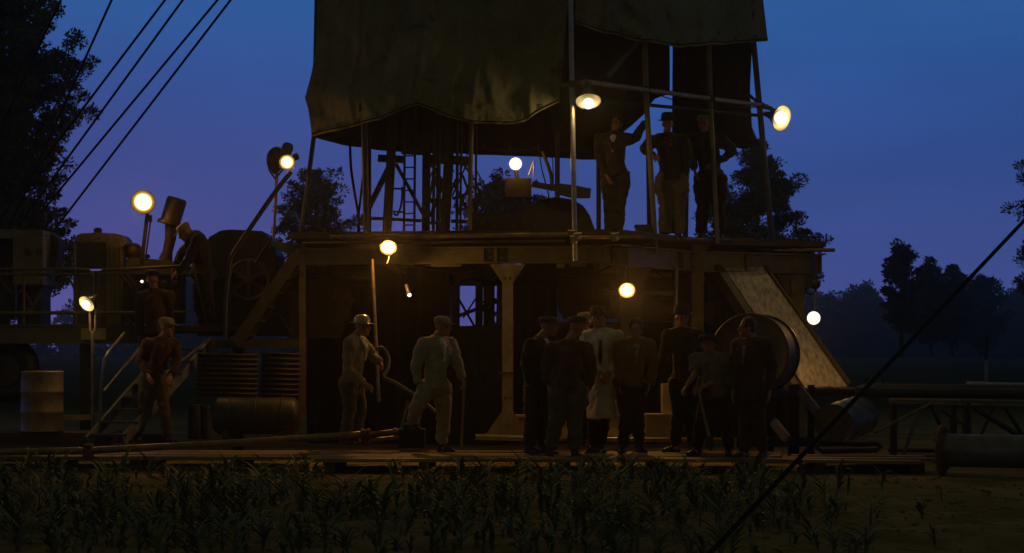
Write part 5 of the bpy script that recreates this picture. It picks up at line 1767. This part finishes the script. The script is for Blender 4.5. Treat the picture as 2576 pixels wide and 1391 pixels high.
person('man in pale overalls with one foot raised on a block, leaning on a stick', 23.3,
       dict(head=(1114, 823), chest=(1099, 868), hip=(1096, 972), eL=(1151, 914, .05), wL=(1164, 956, -.02), eR=(1046, 916, -.1), wR=(1051, 968, -.1),
            kL=(1116, 1046, .06), aL=(1112, 1118, .1), kR=(1046, 1026, -.16), aR=(1040, 1062, .18)), yaw=38, hyaw=72, top='overall_cloth', legs='overall_cloth', hat='cap', seed=6, shirt='white_shirt', curlL=.9, build=1.08, puff=1.12)
person('man in a black jacket and round cap, hands in pockets, left of the huddle', 23.0,
       dict(head=(1381, 822), chest=(1357, 872), hip=(1352, 975), eL=(1384, 925, .15), wL=(1378, 962, .05), eR=(1322, 920, -.05), wR=(1335, 962, -.1),
            kL=(1362, 1046, .1), aL=(1368, 1126, .1), kR=(1338, 1048, -.05), aR=(1330, 1122, -.05)), yaw=60, hyaw=85, top='black_jacket', legs='brown_trousers', hat='flat', hatm='felt_black', seed=7, build=1.08, shirt='white_shirt', puff=1.15)
person('man in a brown jacket and flat hat seen from behind, legs apart', 22.6,
       dict(head=(1452, 822), chest=(1432, 880), hip=(1430, 972), eL=(1375, 928, .02), wL=(1380, 972, -.02), eR=(1486, 928, .02), wR=(1480, 974, -.02),
            kL=(1402, 1052), aL=(1384, 1128), kR=(1446, 1054), aR=(1446, 1134)), yaw=172, hyaw=150, top='brown_jacket', legs='olive_trousers', hat='flat', hatm='felt', seed=8, build=1.16, puff=1.18)
person('tall man in an open pale trench coat, dark tie and fedora', 23.4,
       dict(head=(1504, 803), chest=(1514, 848), hip=(1514, 952), eL=(1555, 902, .0), wL=(1530, 940, -.22), eR=(1476, 898, -.02), wR=(1512, 940, -.24),
            kL=(1522, 1040), aL=(1512, 1120), kR=(1494, 1040), aR=(1492, 1120)), yaw=-8, hyaw=-20, top='trench_cloth', legs='dark_trousers', hat='fedora', hatm='felt', seed=9, coat=(1516, 1052), shirt='white_shirt', tie=True, build=1.05)
person('man in a peaked cap half hidden behind the fedora', 24.2,
       dict(head=(1470, 812), chest=(1472, 852), hip=(1474, 948), eL=(1500, 905), wL=(1496, 950), eR=(1446, 905), wR=(1450, 950),
            kL=(1484, 1030), aL=(1486, 1106), kR=(1464, 1030), aR=(1462, 1106)), yaw=-30, top='black_jacket', legs='dark_trousers', hat='cap', hatm='cap_cloth', seed=10)
person('curly-haired man in a short jacket with rim-lit shoulders', 23.2,
       dict(head=(1599, 830), chest=(1596, 872), hip=(1590, 968), eL=(1644, 920, .03), wL=(1634, 968, -.06), eR=(1556, 920, .03), wR=(1558, 966, -.04),
            kL=(1606, 1044), aL=(1608, 1120), kR=(1574, 1044), aR=(1568, 1120)), yaw=6, hyaw=4, top='tan_jacket', legs='brown_trousers', hat=None, hair='curly', seed=11, shirt='overall_cloth', tilt=-14, build=1.04)
person('tall dark man in a high-crowned hat leaning towards the digger', 23.6,
       dict(head=(1716, 800), chest=(1720, 846), hip=(1722, 956), eL=(1766, 900, .05), wL=(1756, 950, -.05), eR=(1672, 898, -.04), wR=(1652, 940, -.14),
            kL=(1738, 1040), aL=(1742, 1118), kR=(1706, 1040), aR=(1698, 1118), fR=-60), yaw=10, hyaw=15, top='black_jacket', legs='dark_trousers', hat='fedora', hatm='felt_black', seed=12, build=1.08)
person('man in a pale shirt and beret stooping over a shovel', 22.7,
       dict(head=(1781, 868), chest=(1790, 908), hip=(1806, 992), eL=(1832, 940, -.05), wL=(1764, 976, -.2), eR=(1746, 942, -.1), wR=(1726, 972, -.2),
            kL=(1826, 1062, -.1), aL=(1834, 1126), kR=(1766, 1060, -.12), aR=(1752, 1126)), yaw=-25, hyaw=-15, top='grey_shirt', legs='dark_trousers', hat='flat', hatm='felt_black', seed=13, build=1.08, sleeves=False, curlL=1.0, curlR=1.0, tilt=-12)
person('bareheaded dark-haired man in a long jacket, face in profile to the left', 22.5,
       dict(head=(1879, 825), chest=(1892, 872), hip=(1890, 975), eR=(1850, 926, -.02), wR=(1844, 984, -.06), eL=(1942, 926, -.1), wL=(1936, 984, -.14),
            kR=(1878, 1056, .02), aR=(1874, 1134, .02), kL=(1908, 1056, -.06), aL=(1920, 1134, -.06)), yaw=-40, hyaw=-86, top='brown_trousers', legs='brown_trousers', hat=None, hair='short', seed=14, build=1.12, coat=(1890, 1004), shirt='work_shirt')
person('man on the rig floor reaching up to a pole, other hand hanging', 27.1,
       dict(head=(1552, 312), chest=(1544, 352), hip=(1548, 436), eL=(1598, 348, .0), wL=(1624, 304, .02), eR=(1508, 398, -.02), wR=(1526, 442, -.1),
            kL=(1560, 508), aL=(1556, 584), kR=(1534, 506), aR=(1532, 584)), yaw=-8, hyaw=-25, top='dark_olive', legs='dark_olive', hat=None, hair='short', seed=15, build=1.12, puff=1.1, shirt='white_shirt', tilt=-14, curlL=.8, curlR=.45, boots='felt')
person('man in a dark jacket holding the pole in the middle of the rig floor', 26.9,
       dict(head=(1680, 312), chest=(1680, 356), hip=(1690, 446), eL=(1728, 400), wL=(1722, 446, -.05), eR=(1622, 376, -.05), wR=(1644, 392, -.3),
            kL=(1706, 518), aL=(1706, 590), kR=(1676, 518), aR=(1672, 590)), yaw=5, hyaw=-8, top='black_jacket', legs='olive_trousers', hat='fedora', hatm='felt_black', seed=16, build=1.22, curlR=1.0, shirt='grey_shirt', puff=1.3)
person('man in a pale cap with one elbow out, right end of the rig floor', 27.6,
       dict(head=(1770, 312), chest=(1778, 354), hip=(1788, 444), eL=(1846, 382, .05), wL=(1794, 412, -.2), eR=(1738, 392, .0), wR=(1748, 430, -.1),
            kL=(1808, 520), aL=(1810, 590), kR=(1768, 520), aR=(1764, 590)), yaw=-10, hyaw=-20, top='black_jacket', legs='dark_trousers', hat='cap', hatm='cap_cloth', seed=17, build=1.2, curlL=.8, puff=1.2)

# things in their hands
hose('bent hose arching down from the hand of the man in the brimmed hat', [at(944, 880, 24.1), at(958, 874, 24.1), at(971, 884, 24.1), at(978, 906, 24.1), at(974, 932, 24.05), at(966, 948, 24.0), at(1000, 966, 24.0), at(1058, 1004, 23.9), at(1100, 1040, 24.0)], px(4.6, 24), 'grey_pipe', 'hose', n=10)
pipe('bar', 'thin bar leaning behind the raised knee of the overalled man', [at(1026, 1008, 24.1), at(1006, 1092, 24.0)], px(3.5, 24), 'grey_pipe', 'bar')
sk_ = MB().tube([at(1169, 958, 23.25), at(1166, 1000, 23.25), at(1160, 1130, 23.25)], [px(4, 23), px(3.4, 23), px(3.4, 23)], 10)
one('stick', 'straight walking stick under the hand of the overalled man', 'stick', sk_, 'wood', at(1160, 1130, 23.25))
shv = thing('shovel', 'shovel in the hands of the stooping man', 'shovel', at(1784, 1128, 22.45))
MB().tube([at(1722, 962, 22.45), at(1760, 985, 22.42), at(1784, 1096, 22.42)] if False else [at(1754, 968, 22.45), at(1770, 1040, 22.43), at(1784, 1098, 22.42)], px(4, 22.4), 10).build('shaft', 'wood', shv)
bld = MB().prism([at(*q, 22.42) for q in ((1776, 1094), (1794, 1094), (1798, 1122), (1788, 1136), (1774, 1122))], (0, .02, 0))
bld.build('blade', 'dark_steel', shv)
